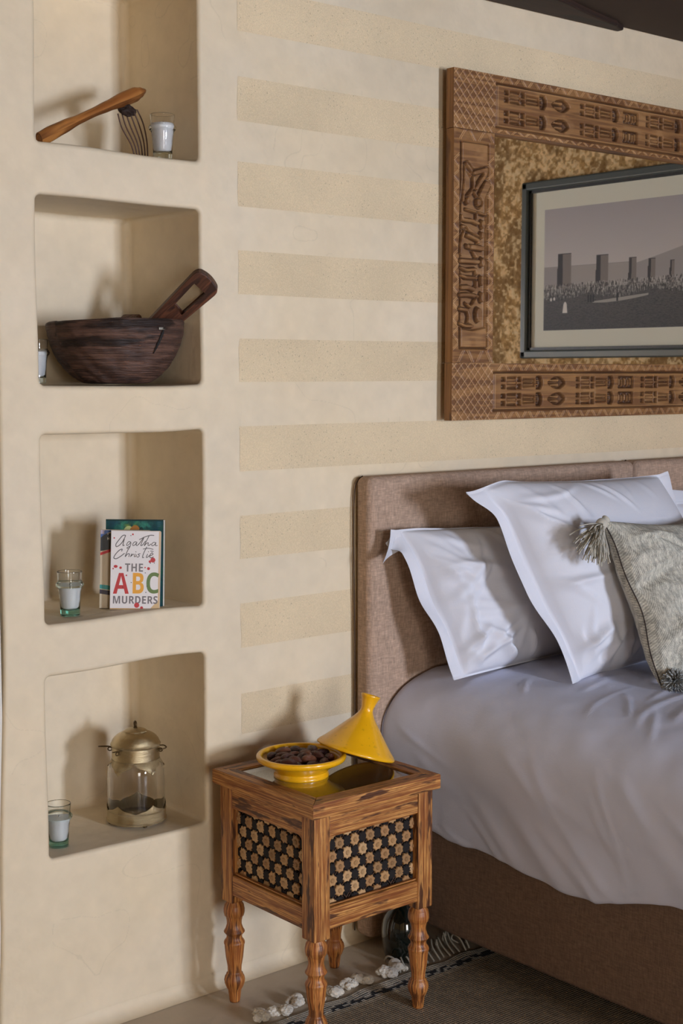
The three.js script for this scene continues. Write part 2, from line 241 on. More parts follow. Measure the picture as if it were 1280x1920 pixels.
{
  const H = CEIL + 0.03, Z = FZ + 0.6;
  const w = join([box(LX, DOOR.x0, 0, H, FZ, Z), box(DOOR.x0, DOOR.x1, DOOR.y1, H, FZ, Z), box(DOOR.x1, WIN.x0, 0, H, FZ, Z), box(WIN.x1, RX, 0, H, FZ, Z), box(WIN.x0, WIN.x1, 0, WIN.y0, FZ, Z), box(WIN.x0, WIN.x1, WIN.y1, H, FZ, Z)]);
  struct('wall_front', metreUV(w, 'x'), M.earth);
  const fr = std({ color: '#4a3322', roughness: 0.6 });
  const pane = std({ color: '#8899aa', roughness: 0.2, emissive: new THREE.Color(0.85, 0.93, 1.0), emissiveIntensity: 2.0 });
  const win = new THREE.Group(); win.name = 'window_1'; win.userData.kind = 'structure'; scene.add(win);
  const z = FZ + 0.53, xm = (WIN.x0 + WIN.x1) / 2, f = 0.03;
  const bars = (parent, name, list) => list.forEach((b) => part(name, box(...b), fr, parent));
  bars(win, 'window_frame', [[WIN.x0, WIN.x0 + f, WIN.y0, WIN.y1, z - 0.02, z + 0.05], [WIN.x1 - f, WIN.x1, WIN.y0, WIN.y1, z - 0.02, z + 0.05], [xm - f, xm + f, WIN.y0 + f, WIN.y1 - f, z - 0.02, z + 0.05], [WIN.x0 + f, WIN.x1 - f, WIN.y0, WIN.y0 + f, z - 0.02, z + 0.05], [WIN.x0 + f, WIN.x1 - f, WIN.y1 - f, WIN.y1, z - 0.02, z + 0.05]]);
  for (const k of [0, 1]) part('pane', box(k ? xm + f : WIN.x0 + f, k ? WIN.x1 - f : xm - f, WIN.y0 + f, WIN.y1 - f, z, z + 0.006), pane, win);
  struct('wall_left', metreUV(box(LX - 0.25, LX, 0, H, -0.62, Z), 'z'), M.earth);
  const dr = new THREE.Group(); dr.name = 'door_1'; dr.userData.kind = 'structure'; scene.add(dr);
  const dx = (DOOR.x0 + DOOR.x1) / 2, g = 0.05;
  bars(dr, 'door_frame', [[DOOR.x0, DOOR.x0 + g, 0, DOOR.y1, z - 0.02, z + 0.06], [DOOR.x1 - g, DOOR.x1, 0, DOOR.y1, z - 0.02, z + 0.06], [DOOR.x0 + g, DOOR.x1 - g, DOOR.y1 - g, DOOR.y1, z - 0.02, z + 0.06], [DOOR.x0 + g, DOOR.x1 - g, 0, 0.06, z - 0.02, z + 0.06], [dx - 0.03, dx + 0.03, 0.06, DOOR.y1 - g, z - 0.02, z + 0.06]]);
  const dp = std({ color: '#8899aa', roughness: 0.2, emissive: new THREE.Color(1.0, 0.93, 0.84), emissiveIntensity: 1.0 });
  part('pane', box(DOOR.x0 + g, dx - 0.03, 0.06, DOOR.y1 - g, z, z + 0.008), dp, dr); part('pane', box(dx + 0.03, DOOR.x1 - g, 0.06, DOOR.y1 - g, z, z + 0.008), dp, dr);
}
// ---------------------------------------------------------------- bed
const bed = thing('bed', 'wide platform bed upholstered in taupe linen with a two panel headboard', 'bed');
{
  const HBX = 0.345, SEAM = 1.368, TOP = 1.195;
  for (const [x0, x1] of [[HBX, SEAM - 0.0015], [SEAM + 0.0015, 2.39]]) {
    const hb = part('headboard', metreUV(rbox(x1 - x0, TOP - 0.02, 0.062, 0.02, (x0 + x1) / 2, (TOP + 0.02) / 2, 0.041, 5), 'y', x0), M.uphol, bed);
    part('piping', tube([V(x0 - 0.0005, 0.03, 0.013), V(x0 - 0.0005, 0.7, 0.013), V(x0 - 0.0005, TOP - 0.03, 0.013), V(x0 + 0.008, TOP - 0.010, 0.013), V(x0 + 0.024, TOP - 0.0012, 0.013)], 0.0017, 80, 6), M.piping, hb);
  }
  part('base', metreUV(rbox(2.33 - 0.455, 0.31, 2.02, 0.015, (2.33 + 0.455) / 2, 0.06 + 0.155, 0.075 + 1.01, 4), 'x'), M.shadedBaseCloth, bed);
  for (const [x, z] of [[0.62, 0.3], [2.2, 0.3], [0.62, 1.9], [2.2, 1.9]]) part('foot', new THREE.CylinderGeometry(0.025, 0.02, 0.06, 20).translate(x, 0.03, z), M.black, bed);
}
// duvet: one closed quilt with a rolled hem, drawn as a section swept along the bed
{
  const hem = new THREE.CatmullRomCurve3([[0.05, 0.345], [0.18, 0.323], [0.30, 0.312], [0.41, 0.304], [0.55, 0.286], [0.66, 0.281], [0.77, 0.297], [0.86, 0.318], [0.95, 0.333], [1.2, 0.322], [1.6, 0.34], [2.16, 0.33]].map(([z, y]) => V(z, y, 0)), false, 'centripetal');
  const hs = hem.getPoints(200); const hemAt = (z) => { let i = 0; while (i < hs.length - 2 && hs[i + 1].x < z) i++; const t = clamp((z - hs[i].x) / (hs[i + 1].x - hs[i].x + 1e-9), 0, 1); return lerp(hs[i].y, hs[i + 1].y, t); };
  const Z0 = 0.074, Z1 = 2.15;
  const section = (z) => {
    const h = hemAt(z), sq = smooth(0.35, 0.08, z);
    const c = new THREE.CatmullRomCurve3([V(0.475, h + 0.03, 0), V(0.452, h + 0.004, 0), V(0.434, h + 0.004, 0), V(0.425, h + 0.03, 0), V(0.412 - 0.008 * sq, 0.42, 0), V(0.395 - 0.016 * sq, 0.52, 0), V(0.402 - 0.016 * sq, 0.60, 0), V(0.445 - 0.008 * sq, 0.657, 0), V(0.52, 0.690, 0), V(0.68, 0.703, 0), V(1.2, 0.708, 0), V(1.9, 0.706, 0), V(2.3, 0.68, 0), V(2.38, 0.60, 0), V(2.385, 0.45, 0), V(2.37, 0.33, 0), V(2.33, 0.37, 0)], false, 'centripetal');
    return c;
  };
  const NZ = 220, NS = 240; const rows = []; for (let j = 0; j <= NZ; j++) rows.push(section(lerp(Z0, Z1, j / NZ)).getPoints(NS));
  const FR = rngOf(404), DF = [];
  for (let k = 0; k < 40; k++) DF.push(fold(0.42 + FR() * 0.9, 0.22 + FR() * 0.65, -28 + (FR() - 0.5) * 40, 0.14 + FR() * 0.24, 0.0018 + FR() * 0.0024, 0.006 + FR() * 0.007, (FR() - 0.5) * 2));      // on top: x against z
  const SF = []; for (let k = 0; k < 34; k++) SF.push(fold(0.12 + FR() * 1.5, 0.10 + FR() * 0.32, 35 + (FR() - 0.3) * 50, 0.16 + FR() * 0.24, 0.0010 + FR() * 0.0018, 0.010 + FR() * 0.013, (FR() - 0.5) * 2)); // on the side: z against depth below the top
  const wrinkle = (s, z, p) => {
    const side = smooth(0.70, 0.60, p.y), top = 1 - side; let d = 0;
    const a = (z * 3.1 + (p.y - 0.3) * 2.6), n1 = noise(a * 2.6, p.y * 1.5, 31); d += side * 0.008 * (n1 - 0.5) * smooth(0.69, 0.45, p.y);
    const low = smooth(0.5, 0.33, p.y) * side; d += low * 0.008 * (Math.pow(noise(a * 5.2, p.y * 2.2, 32), 2) - 0.3);
    d += low * 0.004 * (noise(z * 26, p.y * 6, 35) - 0.5);
    d += 0.010 * top * (noise(p.x * 3.1, z * 3.3, 33) - 0.5) + 0.0045 * top * (1 - Math.abs(noise(p.x * 5 + z * 9, z * 4 - p.x * 7, 34) * 2 - 1)) ;
    d += 0.0016 * (noise(p.x * 30 + p.y * 12, z * 22, 36) - 0.5);
    return d;
  };
  const g = grid(NS, NZ, (u, v) => {
    const j = Math.round(v * NZ), i = Math.round(u * NS), p = rows[j][i], q = rows[j][Math.min(i + 1, NS)], o = rows[j][Math.max(i - 1, 0)], z = lerp(Z0, Z1, v);
    const t = q.clone().sub(o).normalize(), nx = -t.y, ny = t.x, sd = smooth(0.69, 0.64, p.y), d = wrinkle(u, z, p) + (1 - sd) * foldsAt(DF, p.x, z) + sd * foldsAt(SF, z, 0.70 - p.y) * (u > 0.02 ? 1 : 0); const endR = smooth(0.012, 0, z - Z0) + 0 ; 
    const r = V(p.x + nx * d + endR * 0.006, p.y + ny * d - endR * 0.010 * smooth(0.5, 0.7, p.y), z); r.u = i * 0.013; r.v = z; return r;
  });
  const foot = grid(40, 2, (u, v) => { const p = rows[NZ][Math.round(u * NS)]; return V(p.x, lerp(p.y, 0.33, v), Z1); });
  const head = grid(80, 2, (u, v) => { const p = rows[0][Math.round(u * NS)]; return V(p.x, lerp(p.y - 0.008, Math.min(0.36, p.y - 0.008), v), Z0 + 0.002); });
  single('duvet', join([g, foot, head]), M.duvet, 'plump white duvet over the bed with its hem hanging on the taupe base', 'duvet');
}
function pillow({ TL, TR, BL, BR, tf, tb, fl = 0, fv = fl, nu = 90, nv = 70, seed = 1, pinch = 0.02, wr = 0.006, prof = 0.55, shapeFn, N }) {
  const W = (TL.distanceTo(TR) + BL.distanceTo(BR)) / 2, H = (TL.distanceTo(BL) + TR.distanceTo(BR)) / 2;
  N = N ?? V().crossVectors(TR.clone().sub(TL), TL.clone().sub(BL)).normalize();
  const U = TR.clone().sub(TL).normalize(), D = BL.clone().sub(TL).normalize();
  const PR = rngOf(seed * 7 + 1), PF = [];
  if (wr) { for (let k = 0; k < 9; k++) PF.push(fold(fl + PR() * 0.02, 0.05 + PR() * (H - 0.1), (PR() - 0.5) * 70, 0.10 + PR() * 0.22, wr * (0.2 + PR() * 0.35), 0.007 + PR() * 0.012, (PR() - 0.5) * 4)); for (let k = 0; k < 9; k++) PF.push(fold(0.06 + PR() * (W - 0.2), H - 0.015, -90 + (PR() - 0.5) * 90, 0.08 + PR() * 0.16, wr * (0.2 + PR() * 0.4), 0.007 + PR() * 0.010, (PR() - 0.5) * 4)); for (let k = 0; k < 6; k++) PF.push(fold(0.03 + PR() * 0.06, H - 0.02 - PR() * 0.06, -50 + (PR() - 0.5) * 70, 0.07 + PR() * 0.14, wr * (0.3 + PR() * 0.4), 0.006 + PR() * 0.007)); for (let k = 0; k < 6; k++) PF.push(fold(0.05 + PR() * (W - 0.2), 0.01, 80 + (PR() - 0.5) * 70, 0.06 + PR() * 0.14, wr * (0.15 + PR() * 0.25), 0.008 + PR() * 0.010)); for (let k = 0; k < 4; k++) PF.push(fold(0.02 + PR() * 0.05, 0.02 + PR() * 0.05, 35 + (PR() - 0.5) * 50, 0.12 + PR() * 0.15, wr * (0.2 + PR() * 0.3), 0.008 + PR() * 0.01)); }
  const pf = (a) => Math.pow(Math.max(0, 1 - Math.pow(Math.abs(2 * a - 1), 2.6)), prof);
  const mk = (side) => grid(nu, nv, (u, v) => {
    const p = TL.clone().lerp(TR, u).lerp(BL.clone().lerp(BR, u), v);
    const a = clamp((u * W - fl) / (W - 2 * fl), 0, 1), b = clamp((v * H - fv) / (H - 2 * fv), 0, 1), s = pf(a) * pf(b);
    const ip = pinch; p.addScaledVector(U, ip * (u < 0.5 ? 1 : -1) * Math.sin(Math.PI * v) * Math.pow(Math.abs(2 * u - 1), 2)); p.addScaledVector(D, ip * (v < 0.5 ? 1 : -1) * Math.sin(Math.PI * u) * Math.pow(Math.abs(2 * v - 1), 2));
    const x = u * W, y = v * H, n = noise(x * 4, y * 4, seed + 5) - 0.5;
    const wrk = foldsAt(PF, x, y) * (s > 0 ? Math.min(1, s * 2.2) : 0) + n * 0.016 * s;
    const flw = fl && s === 0 ? (noise(x * 11, y * 11, seed + 8) - 0.5) * 0.012 : 0;
    p.addScaledVector(N, side > 0 ? tf * s + wrk + 0.0014 + flw : -tb * s - 0.0006 + flw + wrk * 0.3);
    if (fl) { const lip = smooth(0, 0.004, Math.min(u * W, (1 - u) * W, v * H, (1 - v) * H)); const seamD = Math.min(Math.abs(u * W - fl), Math.abs((1 - u) * W - fl), fv ? Math.abs(v * H - fv) : 1, fv ? Math.abs((1 - v) * H - fv) : 1); p.addScaledVector(N, (side > 0 ? -1 : 0) * 0.0030 * smooth(0.009, 0, seamD)); if (!lip) p.addScaledVector(N, side > 0 ? -0.001 : 0.0006); }
    if (shapeFn) shapeFn(p, u, v, side, { U, D, N, W, H });
    p.u = x; p.v = y; return p;
  });
  const f = mk(1), bk = mk(-1); const idx = bk.index.array; for (let i = 0; i < idx.length; i += 3) { const t = idx[i]; idx[i] = idx[i + 1]; idx[i + 1] = t; }
  let g = mergeGeometries([f, bk]); g.deleteAttribute('normal'); g = mergeVertices(g, 1e-5); g.computeVertexNormals(); return g;
}
const PILLOWS = 'white bed pillows';
single('pillow', pillow({
  TL: V(0.360, 1.072, 0.128), TR: V(1.10, 1.045, 0.13), BL: V(0.462, 0.702, 0.245), BR: V(1.19, 0.705, 0.20), tf: 0.095, tb: 0.03, fl: 0.042, fv: 0.004, seed: 11, wr: 0.02, pinch: 0.006, nu: 130, nv: 100,
  shapeFn: (p, u, v, s, { U, D, N }) => {   // the upper left corner of the border hangs back and down
    const k = smooth(0.12, 0.0, u) * smooth(0.17, 0.02, v); p.addScaledVector(N, -0.012 * k); p.y -= 0.03 * k * smooth(0.04, 0, u); 
    p.addScaledVector(N, 0.010 * Math.sin(v * 11 + 1) * smooth(0.08, 0, u) * smooth(0.2, 0.6, v)); p.addScaledVector(U, 0.008 * Math.sin(v * 9) * smooth(0.1, 0, u) * smooth(0.3, 0.6, v));
  },
}), M.linen, 'white pillow against the headboard at the near side, half covered by the bigger pillow', 'pillow', [0, 0, 0], PILLOWS);
// its turned-back border corner is part of the same cloth
{
  const p1 = scene.getObjectByName('pillow');
  const ear = grid(14, 16, (u, v) => { const top = V(0.362, 1.070, 0.126).lerp(V(0.392, 1.066, 0.128), u), bot = V(0.334, 0.988, 0.128).lerp(V(0.408, 1.016, 0.128), u); const q = top.lerp(bot, v); q.z -= 0.016 * Math.sin(Math.PI * u * 0.8) * v; q.x += (u < 0.5 ? 1 : 0) * 0.007 * Math.sin(Math.PI * v) ; return q; });
  part('border_corner', ear, M.linen, p1, 'turned back corner of the pillow border');
}
single('pillow', pillow({
  TL: V(0.470, 1.196, 0.30), TR: V(1.225, 1.176, 0.29), BL: V(0.648, 0.700, 0.452), BR: V(1.385, 0.702, 0.42), tf: 0.115, tb: 0.10, fl: 0.045, fv: 0.004, seed: 27, wr: 0.018, pinch: 0.012, nu: 130, nv: 100,
  shapeFn: (p, u, v, s, { U, D, N }) => {
    const k = smooth(0.14, 0.0, u) * smooth(0.2, 0.0, v); p.addScaledVector(U, -0.028 * k); p.y -= 0.030 * k; p.addScaledVector(N, 0.012 * k);
    p.addScaledVector(N, 0.016 * smooth(0.1, 0, u) * smooth(0.55, 0.8, v)); p.addScaledVector(U, 0.010 * Math.sin(v * 10 - 0.5) * smooth(0.12, 0, u));
    const c = smooth(0.94, 1, u) * smooth(0.1, 0, v); p.y += 0.006 * c;
  },
}), M.linen, 'large white pillow standing behind the tasselled grey cushion', 'pillow', [0, 0, 0], PILLOWS);
single('pillow', pillow({ TL: V(1.40, 1.115, 0.13), TR: V(2.10, 1.10, 0.13), BL: V(1.44, 0.705, 0.24), BR: V(2.12, 0.705, 0.24), tf: 0.085, tb: 0.03, fl: 0.042, seed: 43, nu: 60, nv: 50 }), M.linen, 'white pillow on the far half of the bed, only its corner beyond the big pillow', 'pillow', [0, 0, 0], PILLOWS);

// grey woven cushion with corner tassels
const cushion = thing('cushion', 'grey woven square cushion with yarn tassels, leaning on the white pillows', 'cushion');
{
  const TL = V(0.708, 1.098, 0.498), TR = V(1.20, 1.084, 0.475), BL = V(0.738, 0.712, 0.655), BR = V(1.225, 0.712, 0.635);
  const g = pillow({ TL, TR, BL, BR, tf: 0.09, tb: 0.075, seed: 61, wr: 0.016, pinch: 0.026, prof: 0.45, nu: 110, nv: 110,
    shapeFn: (p, u, v, s, { U, D, N }) => { if (s > 0) { const t = clamp((u - 0.02) / 0.26, 0, 1), dl = Math.abs(v - (0.42 - 0.10 * t)); p.addScaledVector(N, -0.020 * Math.exp(-dl * dl * 900) * (1 - t) * smooth(0, 0.05, u) - 0.012 * Math.exp(-dl * dl * 120) * (1 - t)); } p.addScaledVector(U, 0.006 * Math.sin(v * 14) * smooth(0.1, 0, u)); } });
  part('cover', g, M.cushion, cushion);
  const U = TR.clone().sub(TL).normalize(), sp = []; for (let k = 0; k <= 24; k++) { const v = 0.03 + 0.94 * k / 24; sp.push(TL.clone().lerp(BL, v).addScaledVector(U, 0.026 * Math.sin(Math.PI * v) + 0.006 * Math.sin(v * 14) - 0.0005)); }
  part('seam', tube(sp, 0.0014, 80, 6), M.cord, cushion);
  const R = rngOf(5);
  const strand = (a, dir, len, sag, r) => { const pts = []; for (let k = 0; k <= 4; k++) { const t = k / 4; pts.push(a.clone().addScaledVector(dir, len * t).add(V((R() - 0.5) * 0.004 * t, -sag * t * t + (R() - 0.5) * 0.003, (R() - 0.5) * 0.004 * t))); } return tube(pts, r, 8, 5); };
  const a = TL.clone().add(V(-0.018, -0.010, 0.010)); let list = [];
  for (let k = 0; k < 130; k++) {
    const th = lerp(-0.25, 1.75, R()), fr = (R() - 0.5) * 1.3, dir = V(-Math.cos(th) * 0.86, -Math.sin(th), fr * 0.9 + Math.cos(th) * 0.2).normalize();
    list.push(strand(a.clone().add(V((R() - 0.5) * 0.012, (R() - 0.5) * 0.012, (R() - 0.5) * 0.014)), dir, 0.052 + R() * 0.026, 0.018, 0.0015));
  }
  part('tassel', join(list), M.yarn, cushion, 'loose cream yarn tassel');
  const knot = [lathe(smoothProfile([[0.0001, -0.016], [0.012, -0.012], [0.014, 0], [0.009, 0.010], [0.011, 0.016], [0.0001, 0.02]], 16), 20).rotateZ(-1.0).translate(a.x + 0.006, a.y + 0.006, a.z)];
  part('tassel_knot', join(knot), M.cord2 ?? M.yarn, cushion);
  list = []; const c = BL.clone().add(V(0.016, 0.020, 0.030));
  for (let k = 0; k < 260; k++) { const z = R() * 2 - 1, ph = R() * 6.283, q = Math.sqrt(1 - z * z), dir = V(q * Math.cos(ph), z, q * Math.sin(ph)); if (c.y + dir.y * 0.035 < 0.705) continue; list.push(strand(c.clone(), dir, 0.028 + R() * 0.007, 0.003, 0.0016)); }
  part('pompom', join(list), M.yarnGrey, cushion, 'grey yarn pompom');
}

// ---------------------------------------------------------------- carved mirror
{
  const X0 = 0.634, X1 = 1.945, Y0 = 1.327, Y1 = 2.217, W = 0.148, ZB = 0.029, ZF = 0.056;
  const mir = thing('mirror', 'large wall mirror in a carved brown wooden frame above the headboard', 'mirror');
  function board(w, h, draw, seed, light) {             // carved board: heights, pale wear and darker recesses drawn at 1 px per mm
    const cw = Math.round(w * 1000), ch = Math.round(h * 1000), c = document.createElement('canvas'); c.width = cw; c.height = ch; const x = c.getContext('2d');
    x.fillStyle = 'rgb(170,0,0)'; x.fillRect(0, 0, cw, ch); x.lineCap = 'round'; x.lineJoin = 'round'; draw(x, cw, ch);
    const im = x.getImageData(0, 0, cw, ch).data, hgt = new Float32Array(cw * ch), tmp = new Float32Array(cw * ch);
    for (let i = 0; i < cw * ch; i++) hgt[i] = im[i * 4] / 255;
    for (let pass = 0; pass < 2; pass++) { for (let yy = 0; yy < ch; yy++) for (let xx = 0; xx < cw; xx++) { let s = 0, n = 0; for (let k = -1; k <= 1; k++) { const q = xx + k; if (q >= 0 && q < cw) { s += hgt[yy * cw + q]; n++; } } tmp[yy * cw + xx] = s / n; } for (let yy = 0; yy < ch; yy++) for (let xx = 0; xx < cw; xx++) { let s = 0, n = 0; for (let k = -1; k <= 1; k++) { const q = yy + k; if (q >= 0 && q < ch) { s += tmp[q * cw + xx]; n++; } } hgt[yy * cw + xx] = s / n; } }
    const at = (u, v) => hgt[clamp(Math.round(v * (ch - 1)), 0, ch - 1) * cw + clamp(Math.round(u * (cw - 1)), 0, cw - 1)];
    const A = srgb('#6f4a2c'), B = srgb('#8f663d'), C = srgb('#c09768'), Dk = srgb('#352013');
    const tw = Math.min(2048, cw), th = ch, sx = cw / tw;
    const map = tex(tw, th, (u, v) => {                 // row 0 of the data is the bottom
      const g = fbm(u, v, Math.ceil(w * 8), Math.ceil(h * 150), 3, seed), l = fbm(u, v, Math.ceil(w * 14), Math.ceil(h * 20), 3, seed + 4), px = clamp(Math.round((1 - v) * (ch - 1)), 0, ch - 1) * cw + clamp(Math.round(u * (cw - 1)), 0, cw - 1);
      let col = mix3(A, B, smooth(0.35, 0.65, g)); col = mix3(col, C, im[px * 4 + 1] / 255 * 0.75 + smooth(0.55, 0.75, l) * 0.25); return mix3(col, Dk, im[px * 4 + 2] / 255 * 0.75);
    });
    const nu = Math.round(w * 760), nv = Math.round(h * 760);
    const front = grid(nu, nv, (u, v) => { const q = V((u - 0.5) * w, (0.5 - v) * h, (at(u, v) - 0.667) * 0.028 + (noise(u * w * 40, v * h * 40, seed) - 0.5) * 0.0012); q.u = u; q.v = 1 - v; return q; });
    const m = std({ map, roughness: 0.5, bumpMap: rep(woodBump, w * 3, h * 6), bumpScale: 0.0008 });
    return [front, m];
  }
  const zig = (x, x0, x1, y0, y1, step) => { x.lineWidth = 2.2; for (let q = x0, k = 0; q < x1; q += step, k++) for (const d of [0, 6]) { x.strokeStyle = 'rgb(146,245,0)'; x.beginPath(); x.moveTo(q + d + (k % 2 ? 0 : step * 0.5), y0 + 3); x.lineTo(q + d + (k % 2 ? step * 0.5 : 0), y1 - 3); x.stroke(); } };
  const hatch = (x, x0, y0, w, h, seed) => { const R = rngOf(seed); x.save(); x.beginPath(); x.rect(x0, y0, w, h); x.clip(); x.lineWidth = 2.0; for (let k = -9; k < 18; k++) for (const s of [1, -1]) { x.strokeStyle = 'rgb(146,245,0)'; const o = k * 25 + (R() - 0.5) * 5; x.beginPath(); x.moveTo(x0 + o, s > 0 ? y0 : y0 + h); x.lineTo(x0 + o + h * 0.95, s > 0 ? y0 + h : y0); x.stroke(); } x.restore(); };
  const figure = (x, X, Y, L, kind) => {               // a lying figure carved into the board: feet left, head right; Y is its axis
    const H = 17, cut = (a, b, h0, h1, dk = 150) => { x.fillStyle = `rgb(70,30,${dk})`; x.beginPath(); x.moveTo(X + a * L, Y - h0); x.lineTo(X + b * L, Y - h1); x.lineTo(X + b * L, Y + h1); x.lineTo(X + a * L, Y + h0); x.fill(); };
    const raise = (a, b, h0, h1, off = 0) => { x.fillStyle = 'rgb(182,110,0)'; x.beginPath(); x.moveTo(X + a * L, Y + off - h0); x.lineTo(X + b * L, Y + off - h1); x.lineTo(X + b * L, Y + off + h1); x.lineTo(X + a * L, Y + off + h0); x.fill(); };
    for (const s of [-1, 1]) { x.fillStyle = 'rgb(70,20,170)'; x.fillRect(X, Y + s * 9.5 - 5, 0.06 * L, 10); x.fillRect(X + 0.25 * L, Y + s * 9.5 - 6, 0.055 * L, 12); }
    cut(0.085, 0.235, 15, 16, 130); raise(0.09, 0.23, 4, 2.5, -8); raise(0.09, 0.23, 4, 2.5, 8); raise(0.10, 0.225, 1.5, 4);
    cut(0.33, 0.52, 11, 9, 110); raise(0.34, 0.51, 3, 2, -5); raise(0.34, 0.51, 3, 2, 5);
    x.fillStyle = 'rgb(60,15,215)'; x.beginPath(); x.moveTo(X + 0.54 * L, Y - H); x.lineTo(X + 0.61 * L, Y - H); x.quadraticCurveTo(X + 0.67 * L, Y, X + 0.61 * L, Y + H); x.lineTo(X + 0.54 * L, Y + H); x.fill();
    raise(0.555, 0.60, 1.5, 1.5, -6); raise(0.555, 0.60, 1.5, 1.5, 5);
    if (kind) { x.fillStyle = 'rgb(62,15,190)'; x.fillRect(X + 0.72 * L, Y - H + 1, 0.26 * L, 2 * H - 2); for (let k = 0; k < 5; k++) raise(0.735 + k * 0.05, 0.752 + k * 0.05, 12, 9, (k % 2) * 3 - 1); }
    else { x.fillStyle = 'rgb(64,15,160)'; x.beginPath(); x.moveTo(X + 0.72 * L, Y); x.quadraticCurveTo(X + 0.80 * L, Y - H, X + 0.92 * L, Y - H + 1); x.quadraticCurveTo(X + 1.0 * L, Y - 7, X + 1.01 * L, Y); x.quadraticCurveTo(X + 1.0 * L, Y + 7, X + 0.92 * L, Y + H - 1); x.quadraticCurveTo(X + 0.8 * L, Y + H, X + 0.72 * L, Y); x.fill(); raise(0.765, 0.90, 2, 5, -6); raise(0.765, 0.90, 2, 5, 6); x.fillStyle = 'rgb(60,10,230)'; x.beginPath(); x.moveTo(X + 0.9 * L, Y - 13); x.quadraticCurveTo(X + 1.02 * L, Y, X + 0.9 * L, Y + 13); x.fill(); }
  };
  const longBoard = (top) => (x, w, h) => {
    hatch(x, 0, 0, 150, h, top ? 3 : 4);
    const p0 = top ? 24 : 26, p1 = top ? 130 : 122;
    x.fillStyle = 'rgb(96,40,200)'; x.fillRect(154, p0 - 4, w - 310, 5); x.fillStyle = 'rgb(205,150,0)'; x.fillRect(156, p0, w - 312, p1 - p0); x.fillStyle = 'rgb(186,30,0)'; x.fillRect(160, p0 + 4, w - 320, p1 - p0 - 8); x.fillStyle = 'rgb(110,40,160)'; x.fillRect(154, p1, w - 310, 4);
    zig(x, 170, w - 170, 0, p0 - 5, 26); zig(x, 160, w - 170, p1 + 4, h, 26);
    for (const [X, L, k] of [[183, 252, 0], [482, 254, 1], [766, 250, 0], [1046, 100, 1]]) { figure(x, X, p0 + 26, L, k); figure(x, X, p0 + 74 + (top ? 4 : -4), L, k); }
    hatch(x, w - 150, 0, 150, h, 8);
  };
  const stile = (x, w, h) => {
    x.fillStyle = 'rgb(96,40,190)'; x.fillRect(24, 30, 104, h - 66); x.fillStyle = 'rgb(186,40,0)'; x.fillRect(29, 32, 94, h - 72);
    zig(x, 20, w - 20, 0, 28, 34); zig(x, 20, w - 20, h - 34, h, 34);
    x.lineWidth = 2.2; x.strokeStyle = 'rgb(146,240,0)'; for (let y = 60, k = 0; y < h - 50; y += 20, k++) for (const d of [0, 5]) { for (const [a, b] of [[3, 21], [128, 146]]) { x.beginPath(); x.moveTo(k % 2 ? a : b, y + d); x.lineTo(k % 2 ? b : a, y + 15 + d); x.stroke(); } }
    // sunken field with raised animals and tools
    const pit = (pts) => { x.fillStyle = 'rgb(92,130,60)'; x.beginPath(); pts.forEach(([a, b], i) => (i ? x.lineTo(a, b) : x.moveTo(a, b))); x.fill(); };
    pit([[34, 80], [70, 125], [116, 92], [120, 100], [120, h - 92], [70, h - 84], [34, h - 88]]);
    const bar = (pts, lw, hi = 200) => { x.lineWidth = lw + 5; x.strokeStyle = 'rgb(70,20,200)'; x.beginPath(); pts.forEach(([a, b], i) => (i ? x.lineTo(a, b) : x.moveTo(a, b))); x.stroke(); x.lineWidth = lw; x.strokeStyle = `rgb(${hi},60,20)`; x.beginPath(); pts.forEach(([a, b], i) => (i ? x.lineTo(a, b) : x.moveTo(a, b))); x.stroke(); };
    const dot = (a, b, r, q = r) => { x.fillStyle = 'rgb(70,20,200)'; x.beginPath(); x.ellipse(a, b, r + 3, q + 3, 0, 0, 7); x.fill(); x.fillStyle = 'rgb(210,60,20)'; x.beginPath(); x.ellipse(a, b, r, q, 0, 0, 7); x.fill(); };
    const m = (a, b) => [a * 0.208 - 20, b * 0.1396 + 13];          // from the studied detail to millimetres
    const P = (...q) => { const o = []; for (let i = 0; i < q.length; i += 2) o.push(m(q[i], q[i + 1])); return o; };
    bar(P(300, 520, 265, 1200), 6); bar(P(320, 520, 450, 700, 455, 960, 360, 1100), 9); bar(P(460, 670, 660, 590, 640, 700, 500, 940), 12); bar(P(450, 1010, 530, 1130), 6); bar(P(680, 860, 590, 1080, 560, 1230), 22); dot(...m(345, 1190), 8, 9); dot(...m(530, 1200), 9, 10);
    bar(P(330, 1340, 660, 1410), 6); bar(P(510, 1400, 510, 1520), 5); bar(P(250, 1470, 260, 1530, 330, 1540, 430, 1540, 530, 1580), 10); dot(...m(610, 1590), 8, 12);
    bar(P(260, 1660, 340, 1680, 540, 1830), 11); bar(P(310, 1720, 250, 1880), 9); dot(...m(600, 1790), 7, 10);
    const m2 = (a, b) => [a * 0.26 - 20, b * 0.1745 + 254.6]; const P2 = (...q) => { const o = []; for (let i = 0; i < q.length; i += 2) o.push(m2(q[i], q[i + 1])); return o; };
    bar(P2(230, 10, 190, 180, 185, 330), 8); bar(P2(280, 60, 440, 130, 430, 180), 10); bar(P2(280, 220, 340, 240, 420, 410), 11); bar(P2(340, 230, 490, 240), 14); bar(P2(190, 440, 320, 440, 430, 440), 12); dot(...m2(490, 440), 8, 13);
    bar(P2(190, 540, 280, 570, 400, 550, 410, 800, 380, 840), 9); bar(P2(190, 650, 260, 680, 400, 680), 9); bar(P2(200, 830, 300, 820, 370, 850), 12); dot(...m2(480, 715), 7, 14);
    bar(P2(180, 940, 300, 930, 420, 950), 11); dot(...m2(490, 960), 8, 14); bar(P2(400, 990, 350, 1090, 320, 1110, 270, 1060), 7); bar(P2(180, 1140, 290, 1160, 310, 1250, 300, 1360), 10); dot(...m2(440, 1220), 12, 20); bar(P2(180, 1350, 250, 1390, 360, 1390), 9);
  };
